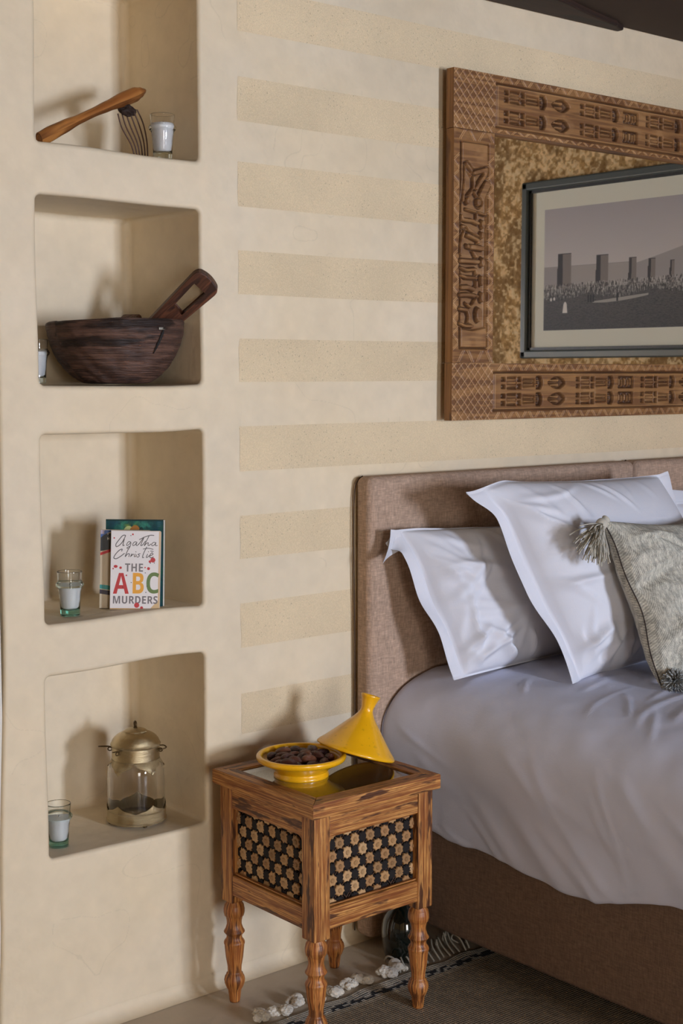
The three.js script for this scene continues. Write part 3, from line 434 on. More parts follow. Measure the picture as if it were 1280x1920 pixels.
  const H = W, zc = ZF;
  const boardPart = (name, w, h, cx, cy, draw, seed, label) => {
    const [front, m] = board(w, h, draw, seed); front.translate(cx, cy, zc);
    const o = part(name, front, m, mir, label);
    const x0 = cx - w / 2, x1 = cx + w / 2, y0 = cy - h / 2, y1 = cy + h / 2, zt = zc + 0.0004, ring = [[x0, y0], [x1, y0], [x1, y1], [x0, y1], [x0, y0]];
    const skirt = new THREE.BufferGeometry(), sp = []; for (let k = 0; k < 4; k++) { const [a, b] = ring[k], [c, d] = ring[k + 1]; sp.push(a, b, ZB, c, d, ZB, c, d, zt, a, b, ZB, c, d, zt, a, b, zt); } sp.push(x0, y0, ZB, x1, y1, ZB, x1, y0, ZB, x0, y0, ZB, x0, y1, ZB, x1, y1, ZB);
    skirt.setAttribute('position', new THREE.Float32BufferAttribute(sp, 3)); skirt.computeVertexNormals();
    part('board_edge', metreUV(skirt, w > h ? 'x' : 'y', seed % 7), M.frameSide, o); return o;
  };
  M.frameSide = std({ map: rep(woodTex('#7c5228', '#9c6c38', '#553418', 211), 1.5, 4), roughness: 0.55, bumpMap: rep(woodBump, 3, 6), bumpScale: 0.001 });
  boardPart('carved_rail', X1 - X0, H, (X0 + X1) / 2, Y1 - H / 2, longBoard(true), 301, 'carved top board with lying figures');
  boardPart('carved_rail', X1 - X0, H, (X0 + X1) / 2, Y0 + H / 2, longBoard(false), 331, 'carved bottom board with lying figures');
  const sh = Y1 - Y0 - 2 * H - 0.002;
  boardPart('carved_stile', W, sh, X0 + W / 2 + 0.0012, (Y0 + Y1) / 2, stile, 351, 'carved left upright with animals');
  boardPart('carved_stile', W, sh, X1 - W / 2, (Y0 + Y1) / 2, stile, 371);
  part('mirror_glass', box(X0 + 0.05, X1 - 0.05, Y0 + 0.05, Y1 - 0.05, 0.033, 0.037), M.mirror, mir);
  for (const y of [Y0 + 0.06, Y1 - 0.12]) part('hanging_batten', metreUV(box(X0 + 0.12, X1 - 0.12, y, y + 0.06, 0.0014, 0.0286), 'x'), M.frameSide, mir);
}
// the framed photograph on the right wall, which the mirror shows
{
  const fp = thing('framed_photograph', 'old black and white photograph of towers in a dark frame, shown by the mirror', 'picture');
  const z1 = 1.772, z0 = 0.60, y0 = 1.513, y1 = 2.28, t = 0.036;
  const bar = (za, zb, ya, yb) => box(RX - 0.034, RX, ya, yb, za, zb);
  const lip = (za, zb, ya, yb) => box(RX - 0.042, RX - 0.030, ya, yb, za, zb);
  part('frame', join([rbox(0.036, t, z1 - z0, 0.008, RX - 0.018, y1 - t / 2, (z0 + z1) / 2), rbox(0.036, t, z1 - z0, 0.008, RX - 0.018, y0 + t / 2, (z0 + z1) / 2), rbox(0.036, y1 - y0, t, 0.008, RX - 0.018, (y0 + y1) / 2, z0 + t / 2), rbox(0.036, y1 - y0, t, 0.008, RX - 0.018, (y0 + y1) / 2, z1 - t / 2)]), M.frameDark, fp);
  const i = t, k = 0.012; part('inner_lip', join([box(RX - 0.022, RX, y1 - i - k, y1 - i + 0.002, z0 + i, z1 - i), box(RX - 0.022, RX, y0 + i - 0.002, y0 + i + k, z0 + i, z1 - i), box(RX - 0.022, RX, y0 + i, y1 - i, z0 + i, z0 + i + k), box(RX - 0.022, RX, y0 + i, y1 - i, z1 - i - k, z1 - i)]), M.frameBlack, fp);
  part('mount', box(RX - 0.012, RX - 0.002, y0 + 0.02, y1 - 0.02, z0 + 0.02, z1 - 0.02), M.mat, fp);
  const print = canvasTex(1536, 860, (x, w, h) => {
    const R = rngOf(77), g = x.createLinearGradient(0, 0, 0, h * 0.5); g.addColorStop(0, '#b5b0b1'); g.addColorStop(1, '#cfcac6'); x.fillStyle = g; x.fillRect(0, 0, w, h);
    x.fillStyle = '#a8a3a0'; x.beginPath(); x.moveTo(w * 0.52, h * 0.50); x.quadraticCurveTo(w * 0.68, h * 0.44, w * 0.82, h * 0.375); x.lineTo(w, h * 0.35); x.lineTo(w, h * 0.7); x.lineTo(w * 0.52, h * 0.7); x.fill();
    x.fillStyle = '#a39d9a'; x.fillRect(0, h * 0.475, w * 0.52, h * 0.25); x.fillStyle = '#aca6a0'; x.fillRect(w * 0.165, h * 0.482, w * 0.35, h * 0.2);
    const tower = (a, b, top, base, dark) => { x.fillStyle = '#857c75'; x.fillRect(a * w, top * h, (b - a) * w, (base - top) * h); x.fillStyle = '#35302f'; x.fillRect(a * w - 6, (top + (dark ? 0.06 : 0.12)) * h, (b - a) * w * 0.42, (base - top - 0.04) * h); x.fillRect(a * w, top * h, (b - a) * w * 0.36, (base - top) * h * 0.5); x.fillStyle = '#4a4543'; x.fillRect(a * w, top * h, (b - a) * w, 5); };
    tower(0.086, 0.168, 0.372, 0.67); tower(0.319, 0.389, 0.405, 0.68); tower(0.508, 0.55, 0.444, 0.70); tower(0.617, 0.655, 0.462, 0.68, 1); tower(0.735, 0.758, 0.486, 0.66, 1); tower(0.85, 0.875, 0.48, 0.64, 1);
    const gg = x.createLinearGradient(0, h * 0.64, 0, h); gg.addColorStop(0, '#5f5c59'); gg.addColorStop(1, '#464442'); x.fillStyle = gg; x.fillRect(0, h * 0.66, w, h * 0.34);
    for (let k = 0; k < 2600; k++) { const a = R() * w, b = h * (0.62 + 0.1 * R() * (1 + 0.2 * Math.sin(a / 90)) - 0.03 * a / w), s = R(); x.fillStyle = s > 0.5 ? `rgba(205,200,192,${0.25 + R() * 0.5})` : `rgba(45,42,40,${0.3 + R() * 0.5})`; x.fillRect(a, b, 3 + R() * 5, 9 + R() * 18); }
    for (let k = 0; k < 9000; k++) { const a = R() * w, b = h * (0.7 + 0.3 * R()); x.fillStyle = R() > 0.5 ? 'rgba(95,92,88,0.22)' : 'rgba(30,29,28,0.25)'; x.fillRect(a, b, 4 + R() * 18, 2 + R() * 3); }
    x.fillStyle = '#a9a59c'; x.beginPath(); x.moveTo(w * 0.30, h * 0.775); x.quadraticCurveTo(w * 0.4, h * 0.76, w * 0.62, h * 0.73); x.lineTo(w * 0.62, h * 0.745); x.quadraticCurveTo(w * 0.42, h * 0.80, w * 0.30, h * 0.785); x.fill();
    x.fillStyle = '#e6e2da'; x.beginPath(); x.moveTo(w * 0.118, h * 0.86); x.lineTo(w * 0.124, h * 0.79); x.quadraticCurveTo(w * 0.134, h * 0.745, w * 0.144, h * 0.79); x.lineTo(w * 0.148, h * 0.86); x.fill(); x.beginPath(); x.ellipse(w * 0.046, h * 0.745, 9, 13, 0, 0, 7); x.ellipse(w * 0.066, h * 0.74, 9, 12, 0, 0, 7); x.fill();
    x.fillStyle = '#1e1c1b'; for (const a of [0.27, 0.285, 0.30, 0.44]) x.fillRect(w * a, h * 0.72, 14, 52);
  });
  const pz1 = 1.652, pz0 = 0.735, py0 = 1.634, py1 = 2.155;
  const pg = grid(1, 1, (u, v) => V(RX - 0.0126, lerp(py1, py0, v), lerp(pz1, pz0, u))); { const uv = pg.attributes.uv; for (let q = 0; q < uv.count; q++) uv.setY(q, 1 - uv.getY(q)); }
  part('print', pg, std({ map: print, roughness: 0.6 }), fp);
}
// ---------------------------------------------------------------- nightstand
{
  const ns = thing('nightstand', 'square brown wooden nightstand with lattice sides, turned legs and glass top', 'nightstand', [0.055, 0, 0.25]);
  const B = 0.172, PW = 0.044, YT = 0.517, YP = 0.243, L0 = 0.31, L1 = 0.467;
  let id = 0; const wood = (name, g, grain, parent = ns) => part(name, metreUV(g, grain, ++id * 0.31), M.wood, parent);
  for (const [sx, sz] of [[-1, 1], [1, 1], [-1, -1], [1, -1]]) wood('post', rbox(PW, YT - YP, PW, 0.003, sx * (B - PW / 2), (YT + YP) / 2, sz * (B - PW / 2), 3), 'y');
  const len = 2 * B - 2 * PW, th = 0.026;
  for (const s of [1, -1]) {                            // front/back rails, then left/right rails, set back a little from the posts
    wood('rail', rbox(len + 0.002, YT - L1, th, 0.003, 0, (YT + L1) / 2, s * (B - th / 2 - 0.002)), 'x'); wood('rail', rbox(len + 0.002, L0 - 0.262, th, 0.003, 0, (L0 + 0.262) / 2, s * (B - th / 2 - 0.002)), 'x');
    wood('rail', rbox(th, YT - L1, len + 0.002, 0.003, s * (B - th / 2 - 0.002), (YT + L1) / 2, 0), 'z'); wood('rail', rbox(th, L0 - 0.262, len + 0.002, 0.003, s * (B - th / 2 - 0.002), (L0 + 0.262) / 2, 0), 'z');
  }
  const star = (ro, ri, n, depth) => { const s = new THREE.Shape(); for (let k = 0; k < 2 * n; k++) { const a = k * Math.PI / n + 0.2, r = k % 2 ? ri : ro; k ? s.lineTo(r * Math.cos(a), r * Math.sin(a)) : s.moveTo(r * Math.cos(a), r * Math.sin(a)); } s.closePath(); return new THREE.ExtrudeGeometry(s, { depth, bevelEnabled: true, bevelSize: 0.0012, bevelThickness: 0.0018, bevelSegments: 1 }); };
  const lightG = mergeGeometries([plainOf(star(0.0124, 0.0098, 8, 0.004)), plainOf(new THREE.CylinderGeometry(0.004, 0.0062, 0.003, 8).rotateX(Math.PI / 2).translate(0, 0, 0.0065))]).scale(1, 1.12, 1);
  const holeShadeG = star(0.0126, 0.0078, 10, 0.005).scale(1, 1.12, 1);
  const R = rngOf(12);
  for (const face of [0, 1, 2, 3]) {                    // 0 front, 1 left, 2 back, 3 right
    const pan = new THREE.Group(); pan.name = numbered('lattice_panel'); pan.rotation.y = [0, -Math.PI / 2, Math.PI, Math.PI / 2][face]; ns.add(pan);
    const zf = B - 0.022, w = len + 0.004;
    part('interior_shade', box(-w / 2, w / 2, L0 - 0.01, L1 + 0.01, zf - 0.014, zf - 0.006), M.black, pan);  // black sheet added for the unlit inside of the cabinet
    wood('bead_moulding', rbox(w, 0.004, 0.008, 0.0015, 0, L0 + 0.003, zf + 0.010), 'x', pan); wood('bead_moulding', rbox(w, 0.003, 0.006, 0.001, 0, L1 - 0.002, zf + 0.010), 'x', pan);
    // curved corner brackets in the upper corners of the opening
    const br = (sx) => { const s = new THREE.Shape(), q = 0.022; s.moveTo(0, 0); s.lineTo(-sx * q, 0); s.quadraticCurveTo(0, 0, 0, -q); s.closePath(); return new THREE.ExtrudeGeometry(s, { depth: 0.018, bevelEnabled: false }).translate(sx * len / 2, L1 + 0.0005, zf + 0.001); };
    wood('corner_bracket', br(face === 1 ? 1 : -1), 'x', pan);
    if (face > 1) continue;
    const nx = 12, ny = 6, dx = w / nx, dy = (L1 - L0) / ny, spin = [];
    for (let i = 0; i <= nx; i++) for (let j = 0; j <= ny; j++) {
      const odd = (i + j) % 2, x = -w / 2 + i * dx + (R() - 0.5) * 0.0015, y = L0 + j * dy + (R() - 0.5) * 0.0015, edge = j === 0 || j === ny || i === 0 || i === nx;
      if (odd) { if (!edge || R() < 0.9) { const o = part('lattice_bead_or_hole', lightG, M.bead[Math.floor(R() * 4)], pan); o.position.set(x, y, zf - 0.002 + R() * 0.0015); o.rotation.z = R() * 2; } for (const s of [-1, 1]) for (const d of [-0.0028, 0.0028]) spin.push(new THREE.CylinderGeometry(0.0013, 0.0013, Math.hypot(dx, dy) * 1.02, 5).translate(d, 0, 0).rotateZ(s * Math.atan2(dx, dy)).translate(x + s * -dx / 2, y + dy / 2, zf - 0.001)); }
      else { const o = part('lattice_bead_or_hole', holeShadeG, M.holeShade, pan); o.position.set(x, y, zf - 0.0028); o.rotation.z = R() * 2; }  // dark star drawn where the lattice has a shaded hole
    }
    part('spindle_lattice', join(spin.filter((g) => { g.computeBoundingBox(); const b = g.boundingBox; return b.max.y < L1 + 0.004 && b.min.y > L0 - 0.004 && b.min.x > -w / 2 - 0.002 && b.max.x < w / 2 + 0.002; })), M.spindle, pan).userData.kind = 'stuff';
  }
  part('bottom_board', metreUV(box(-B + 0.03, B - 0.03, 0.262, 0.274, -B + 0.03, B - 0.03), 'x'), M.wood, ns);
  // top: four mitred boards around an inset glass over a dark panel
  const T = 0.184, TW = 0.042, y0 = YT, y1 = 0.55;
  for (let k = 0; k < 4; k++) {
    const s = new THREE.Shape(); s.moveTo(-T, T); s.lineTo(T, T); s.lineTo(T - TW, T - TW); s.lineTo(-T + TW, T - TW); s.closePath();
    const g = new THREE.ExtrudeGeometry(s, { depth: y1 - y0 - 0.005, bevelEnabled: true, bevelSize: 0.002, bevelThickness: 0.0025, bevelSegments: 2, bevelOffset: -0.002 });
    g.rotateX(Math.PI / 2); g.translate(0, y1 - 0.0025, 0); const m = metreUV(g, 'x', k + 2); m.rotateY(k * Math.PI / 2); part('top_board', m, M.wood, ns);
  }
  const I = T - TW;
  part('inset_panel', metreUV(box(-I - 0.003, I + 0.003, y0 + 0.002, y1 - 0.012, -I - 0.003, I + 0.003), 'x'), std({ color: '#3a2c20', roughness: 0.6 }), ns);
  part('glass_top', box(-I + 0.0005, I - 0.0005, y1 - 0.009, y1 - 0.004, -I + 0.0005, I - 0.0005), phys({ color: '#39362f', roughness: 0.04, clearcoat: 1, clearcoatRoughness: 0.02, ior: 1.6 }), ns, 'inset glass pane in the top');
  // turned legs
  const prof = [[0.0001, 0], [0.0112, 0], [0.0125, 0.004], [0.0155, 0.029], [0.0195, 0.036], [0.0232, 0.046], [0.0242, 0.053], [0.0225, 0.061], [0.0192, 0.0655], [0.0193, 0.068], [0.0160, 0.070], [0.0163, 0.085], [0.0200, 0.106], [0.0228, 0.134], [0.0232, 0.139], [0.0242, 0.1395], [0.0242, 0.143], [0.0225, 0.147], [0.0185, 0.1515], [0.0178, 0.159], [0.0205, 0.163], [0.0242, 0.1675], [0.0240, 0.1695], [0.0205, 0.175], [0.0172, 0.186], [0.0172, 0.193], [0.0198, 0.205], [0.0222, 0.2065], [0.0243, 0.214], [0.0243, 0.222], [0.0222, 0.232], [0.0175, 0.239], [0.0165, 0.246], [0.0001, 0.246]];
  const pl = []; for (let k = 0; k < prof.length - 1; k++) { const [a, b] = [prof[k], prof[k + 1]], n = Math.abs(b[1] - a[1]) > 0.008 ? 4 : 1; for (let q = 0; q < n; q++) pl.push([lerp(a[0], b[0], q / n), lerp(a[1], b[1], q / n)]); } pl.push(prof[prof.length - 1]);
  for (const [sx, sz] of [[-1, 1], [1, 1], [-1, -1], [1, -1]]) {
    const g = lathe(pl, 40), p = g.attributes.position, uv = g.attributes.uv; for (let i = 0; i < p.count; i++) uv.setXY(i, p.getY(i) * 0.6 + sx * 0.3 + sz * 0.17, uv.getX(i) * 0.5);
    const o = part('leg', g, M.leg, ns); o.position.set(sx * 0.15, sz > 0 ? 0.0012 : 0, sz * 0.15);
  }
}
// ---------------------------------------------------------------- tagine and dates
{
  const bowlP = smoothProfile([[0.054, 0.0], [0.0615, 0.0], [0.0625, 0.004], [0.060, 0.010], [0.0595, 0.013], [0.066, 0.019], [0.076, 0.026], [0.086, 0.032], [0.094, 0.035], [0.099, 0.038], [0.1015, 0.043], [0.101, 0.048], [0.097, 0.0505], [0.092, 0.0495], [0.089, 0.045], [0.0875, 0.040], [0.078, 0.031], [0.055, 0.021], [0.025, 0.017], [0.0001, 0.0165]], 130);
  bowlP.push([0.0001, 0.008], [0.05, 0.008], [0.054, 0.0]);
  const tb = thing('tagine_bowl', 'yellow glazed bowl on the nightstand filled with dark dates', 'bowl', [0.002, 0.5455, 0.228]);
  part('bowl_body', lathe(bowlP, 96), M.yellow, tb);
  const tilt = V(0.306, 0.95, 0.05).normalize(), q = new THREE.Quaternion().setFromUnitVectors(V(0, 1, 0), tilt);
  const lid = thing('tagine_cone', 'yellow glazed cone lid leaning on the bowl of dates', 'lid', [0.142, 0.5805, 0.252]); lid.quaternion.copy(q);
  const lp = smoothProfile([[0.0855, 0.001], [0.0905, 0.0], [0.0925, 0.003], [0.0905, 0.008], [0.077, 0.022], [0.058, 0.043], [0.038, 0.066], [0.024, 0.082], [0.0165, 0.094], [0.0145, 0.101], [0.0158, 0.111], [0.0195, 0.124], [0.0228, 0.132], [0.0222, 0.135], [0.0195, 0.1335], [0.0125, 0.119], [0.0001, 0.113]], 110);
  const lidIn = smoothProfile([[0.0855, 0.001], [0.07, 0.018], [0.045, 0.046], [0.015, 0.078], [0.0001, 0.088]], 30);
  part('cone', mergeGeometries([plainOf(lathe(lp, 96)), plainOf(lathe(lidIn, 96))]), M.yellow, lid);
  const R = rngOf(91);
  const dateG = [0, 1, 2, 3].map((k) => { const g = new THREE.SphereGeometry(1, 28, 18), p = g.attributes.position; for (let i = 0; i < p.count; i++) { const v = V(p.getX(i), p.getY(i), p.getZ(i)), a = Math.atan2(v.z, v.y), r = 1 + 0.16 * (noise(Math.cos(a) * 3.2 + 9, Math.sin(a) * 3.2 + v.x * 0.7 + k * 7, 50) - 0.5) - 0.10 * Math.pow(1 - Math.abs(noise(a * 3.5 + 20, v.x * 1.4 + k * 5, 52) * 2 - 1), 4) * (1 - v.x * v.x); p.setXYZ(i, v.x * 0.0195, v.y * 0.0108 * r, v.z * 0.0112 * r); } g.computeVertexNormals(); return g; });
  const placed = []; let tries = 0;
  const C = V(0.002, 0.5455, 0.228);
  const inner = (r) => r < 0.025 ? 0.017 : r < 0.055 ? lerp(0.017, 0.021, (r - 0.025) / 0.03) : r < 0.078 ? lerp(0.021, 0.031, (r - 0.055) / 0.023) : lerp(0.031, 0.042, (r - 0.078) / 0.01);
  for (const layer of [0, 1, 2]) { let n = 0; tries = 0; const want = [20, 15, 4][layer], rm = [0.066, 0.064, 0.040][layer]; while (n < want && tries++ < 4000) { const a = R() * 6.283, r = rm * Math.sqrt(R()), x = r * Math.cos(a), z = r * Math.sin(a); let y = inner(r + 0.010) + 0.010; if (layer) { y = 0; for (const p of placed) { const d = Math.hypot(p.x - x, p.z - z); if (d < 0.024) y = Math.max(y, p.y + Math.sqrt(Math.max(0, 0.0165 ** 2 - (d * 0.72) ** 2))); } if (!y || y > [0, 0.045, 0.052][layer]) continue; } if (placed.some((p) => Math.hypot(p.x - x, (p.y - y) * 1.3, p.z - z) < 0.0185)) continue; placed.push({ x, y, z }); n++; } }
  for (const p of placed) { const o = single('date', dateG[Math.floor(R() * 4)], M.date[Math.floor(R() * 4)], 'wrinkled dark brown date heaped in the yellow bowl', 'date', [C.x + p.x, C.y + p.y, C.z + p.z], 'dates heaped in the yellow bowl'); o.rotation.set((R() - 0.5) * 0.5, R() * 6.28, (R() - 0.5) * 0.55); }
}
// ---------------------------------------------------------------- things in the niches
function teaGlass(label, x, y, z, ry, tint) {
  const g = thing('tea_glass', label, 'glass', [x, y, z], ry);
  const out = smoothProfile([[0.0001, 0], [0.0205, 0], [0.0212, 0.004], [0.0222, 0.025], [0.0240, 0.048], [0.0262, 0.0600], [0.0300, 0.0650], [0.0312, 0.0690], [0.0296, 0.0725], [0.0268, 0.0760], [0.0268, 0.086], [0.0275, 0.0975]], 70);
  const inn = smoothProfile([[0.0264, 0.0975], [0.0257, 0.086], [0.0257, 0.075], [0.0268, 0.069], [0.0252, 0.060], [0.0230, 0.047], [0.0209, 0.026], [0.0175, 0.014], [0.0001, 0.0112]], 50);
  part('glass_body', lathe([...out, [0.0269, 0.0983], ...inn], 64), tint ?? M.glass, g);
  return g;
}
function candle(label, x, y, z, top, n) {
  const c = thing('candle', label, 'candle', [x, y, z]);
  part('wax', lathe(smoothProfile([[0.0001, 0.0122], [0.0165, 0.0148], [0.0204, 0.0265], [0.0225, 0.047], [0.0246, 0.0597], [0.0258, Math.min(top, 0.066)], [0.0240, top], [0.012, top - 0.002], [0.0001, top - 0.003]], 60), 48), M.wax, c);
  part('wick', tube([V(0, top - 0.004, 0), V(0.0005, top + 0.002, 0.0005), V(0.002, top + 0.005, 0)], 0.0009, 8, 6), M.wick, c);
  return c;
}
M.glassPale = phys({ color: '#ffffff', transmission: 1, thickness: 0.01, ior: 1.5, roughness: 0.04, attenuationColor: new THREE.Color(0.8, 0.93, 0.9), attenuationDistance: 0.06 });
teaGlass('small pale tea glass with white wax, beside the wooden rake in the top niche', -0.163, 1.927, -0.058, 0.3, M.glassPale); candle('white wax in the pale tea glass of the top niche', -0.163, 1.927, -0.058, 0.078);
teaGlass('tea glass with white wax half hidden behind the dark wooden bowl', -0.402, 1.4265, -0.22, 1, M.glassPale); candle('white wax in the tea glass behind the dark wooden bowl', -0.402, 1.4265, -0.22, 0.07);
teaGlass('green footed tea glass with white wax, left of the paperback books', -0.405, 0.916, -0.08, 2); candle('white wax in the green tea glass left of the books', -0.405, 0.916, -0.08, 0.064);
teaGlass('green tea glass with white wax at the left edge of the bottom niche', -0.448, 0.401, -0.073, 3); candle('white wax with black specks in the green glass of the bottom niche', -0.448, 0.401, -0.073, 0.066);

{ // brass and glass jar
  const j = thing('lidded_jar', 'clear glass jar with scalloped brass bands and domed brass lid', 'jar', [-0.216, 0.4005, -0.122], 0.35); j.scale.y = 0.88;
  part('glass_body', lathe([...smoothProfile([[0.0001, 0.012], [0.064, 0.012], [0.0655, 0.016], [0.0664, 0.03], [0.0664, 0.13], [0.0645, 0.150], [0.0590, 0.164], [0.0545, 0.170], [0.0535, 0.178], [0.0535, 0.200]], 60), ...smoothProfile([[0.0515, 0.200], [0.0515, 0.178], [0.0525, 0.170], [0.0570, 0.163], [0.0625, 0.149], [0.0644, 0.13], [0.0644, 0.02], [0.0615, 0.0145], [0.0001, 0.0145]], 50)], 72), phys({ color: '#ffffff', transmission: 1, thickness: 0.005, ior: 1.45, roughness: 0.015 }), j);
  const scallop = (r, y0, yb, amp, n, dir, bow) => { // band with ogee points
    const edge = (t) => { const f = mod(t * n, 1), k = Math.abs(2 * f - 1); return Math.pow(1 - k, 0.55) * 0.62 + Math.pow(Math.max(0, 1 - k * 2.2), 1.6) * 0.38; };
    return [0, 1].map((s) => grid(240, 12, (u, v) => { const a = u * Math.PI * 2, top = yb + dir * amp * edge(u), y = lerp(y0, top, v), rr = r - s * 0.0008 + (bow ? bow(y) : 0); return V(rr * Math.cos(a), y, rr * Math.sin(a)); }));
  };
  const base = part('brass_base', join([...scallop(0.0688, 0.006, 0.036, 0.022, 5, 1), lathe([[0.0001, 0.006], [0.0675, 0.006], [0.0705, 0.0075], [0.0705, 0.010], [0.069, 0.0115], [0.0001, 0.0115]], 72), lathe([[0.0688, 0.0335], [0.0698, 0.0345], [0.0698, 0.036], [0.0688, 0.037]], 72)]), M.brass, j, 'scalloped brass base band');
  for (let k = 0; k < 4; k++) { const a = k * Math.PI / 2 + 0.6; part('foot', new THREE.SphereGeometry(0.0055, 14, 10).scale(1, 0.6, 1).translate(0.063 * Math.cos(a), 0.0034, 0.063 * Math.sin(a)), M.brassDark, base); }
  const shoulder = (y) => (y > 0.170 ? 0 : y > 0.150 ? lerp(0.0098, 0, (y - 0.150) / 0.020) : 0.0112);
  part('brass_collar', join([...scallop(0.0562, 0.172, 0.168, 0.030, 5, -1, shoulder), lathe([[0.0556, 0.170], [0.0560, 0.205], [0.0575, 0.207], [0.0575, 0.2085], [0.0548, 0.2085]], 72)]), M.brass, j, 'brass collar with hanging points');
  const lid = part('domed_lid', lathe([...smoothProfile([[0.0562, 0.2090], [0.0585, 0.2095], [0.0587, 0.2112], [0.0572, 0.214], [0.053, 0.224], [0.044, 0.2345], [0.030, 0.2425], [0.0268, 0.2440], [0.0262, 0.2462], [0.018, 0.2505], [0.006, 0.2535], [0.0001, 0.254]], 60)], 72), M.brass, j, 'domed brass lid');
  part('ring_knob', join([new THREE.TorusGeometry(0.0075, 0.0024, 10, 28).rotateY(0.9).translate(0, 0.2625, 0), new THREE.CylinderGeometry(0.003, 0.005, 0.005, 14).translate(0, 0.2555, 0)]), M.brassDark, lid);
  const loop = (a, big) => { const c = Math.cos(a), s = Math.sin(a), P = (r, y, t) => V(r * c - t * s, y, r * s + t * c); return join([tube([P(0.056, 0.205, -0.010), P(0.066, 0.206, -0.008), P(0.066 + big, 0.203, 0), P(0.066, 0.200, 0.008), P(0.056, 0.199, 0.010)], 0.0016, 24, 8), new THREE.TorusGeometry(0.0045, 0.0015, 8, 20).rotateY(-a).translate(0.0600 * c, 0.196, 0.0600 * s)]); };
  for (const [a, b] of [[4.15, 0.020], [3.25, 0.003], [1.2, 0.008]]) part('side_loop', loop(a, b), M.brassDark, j);
}
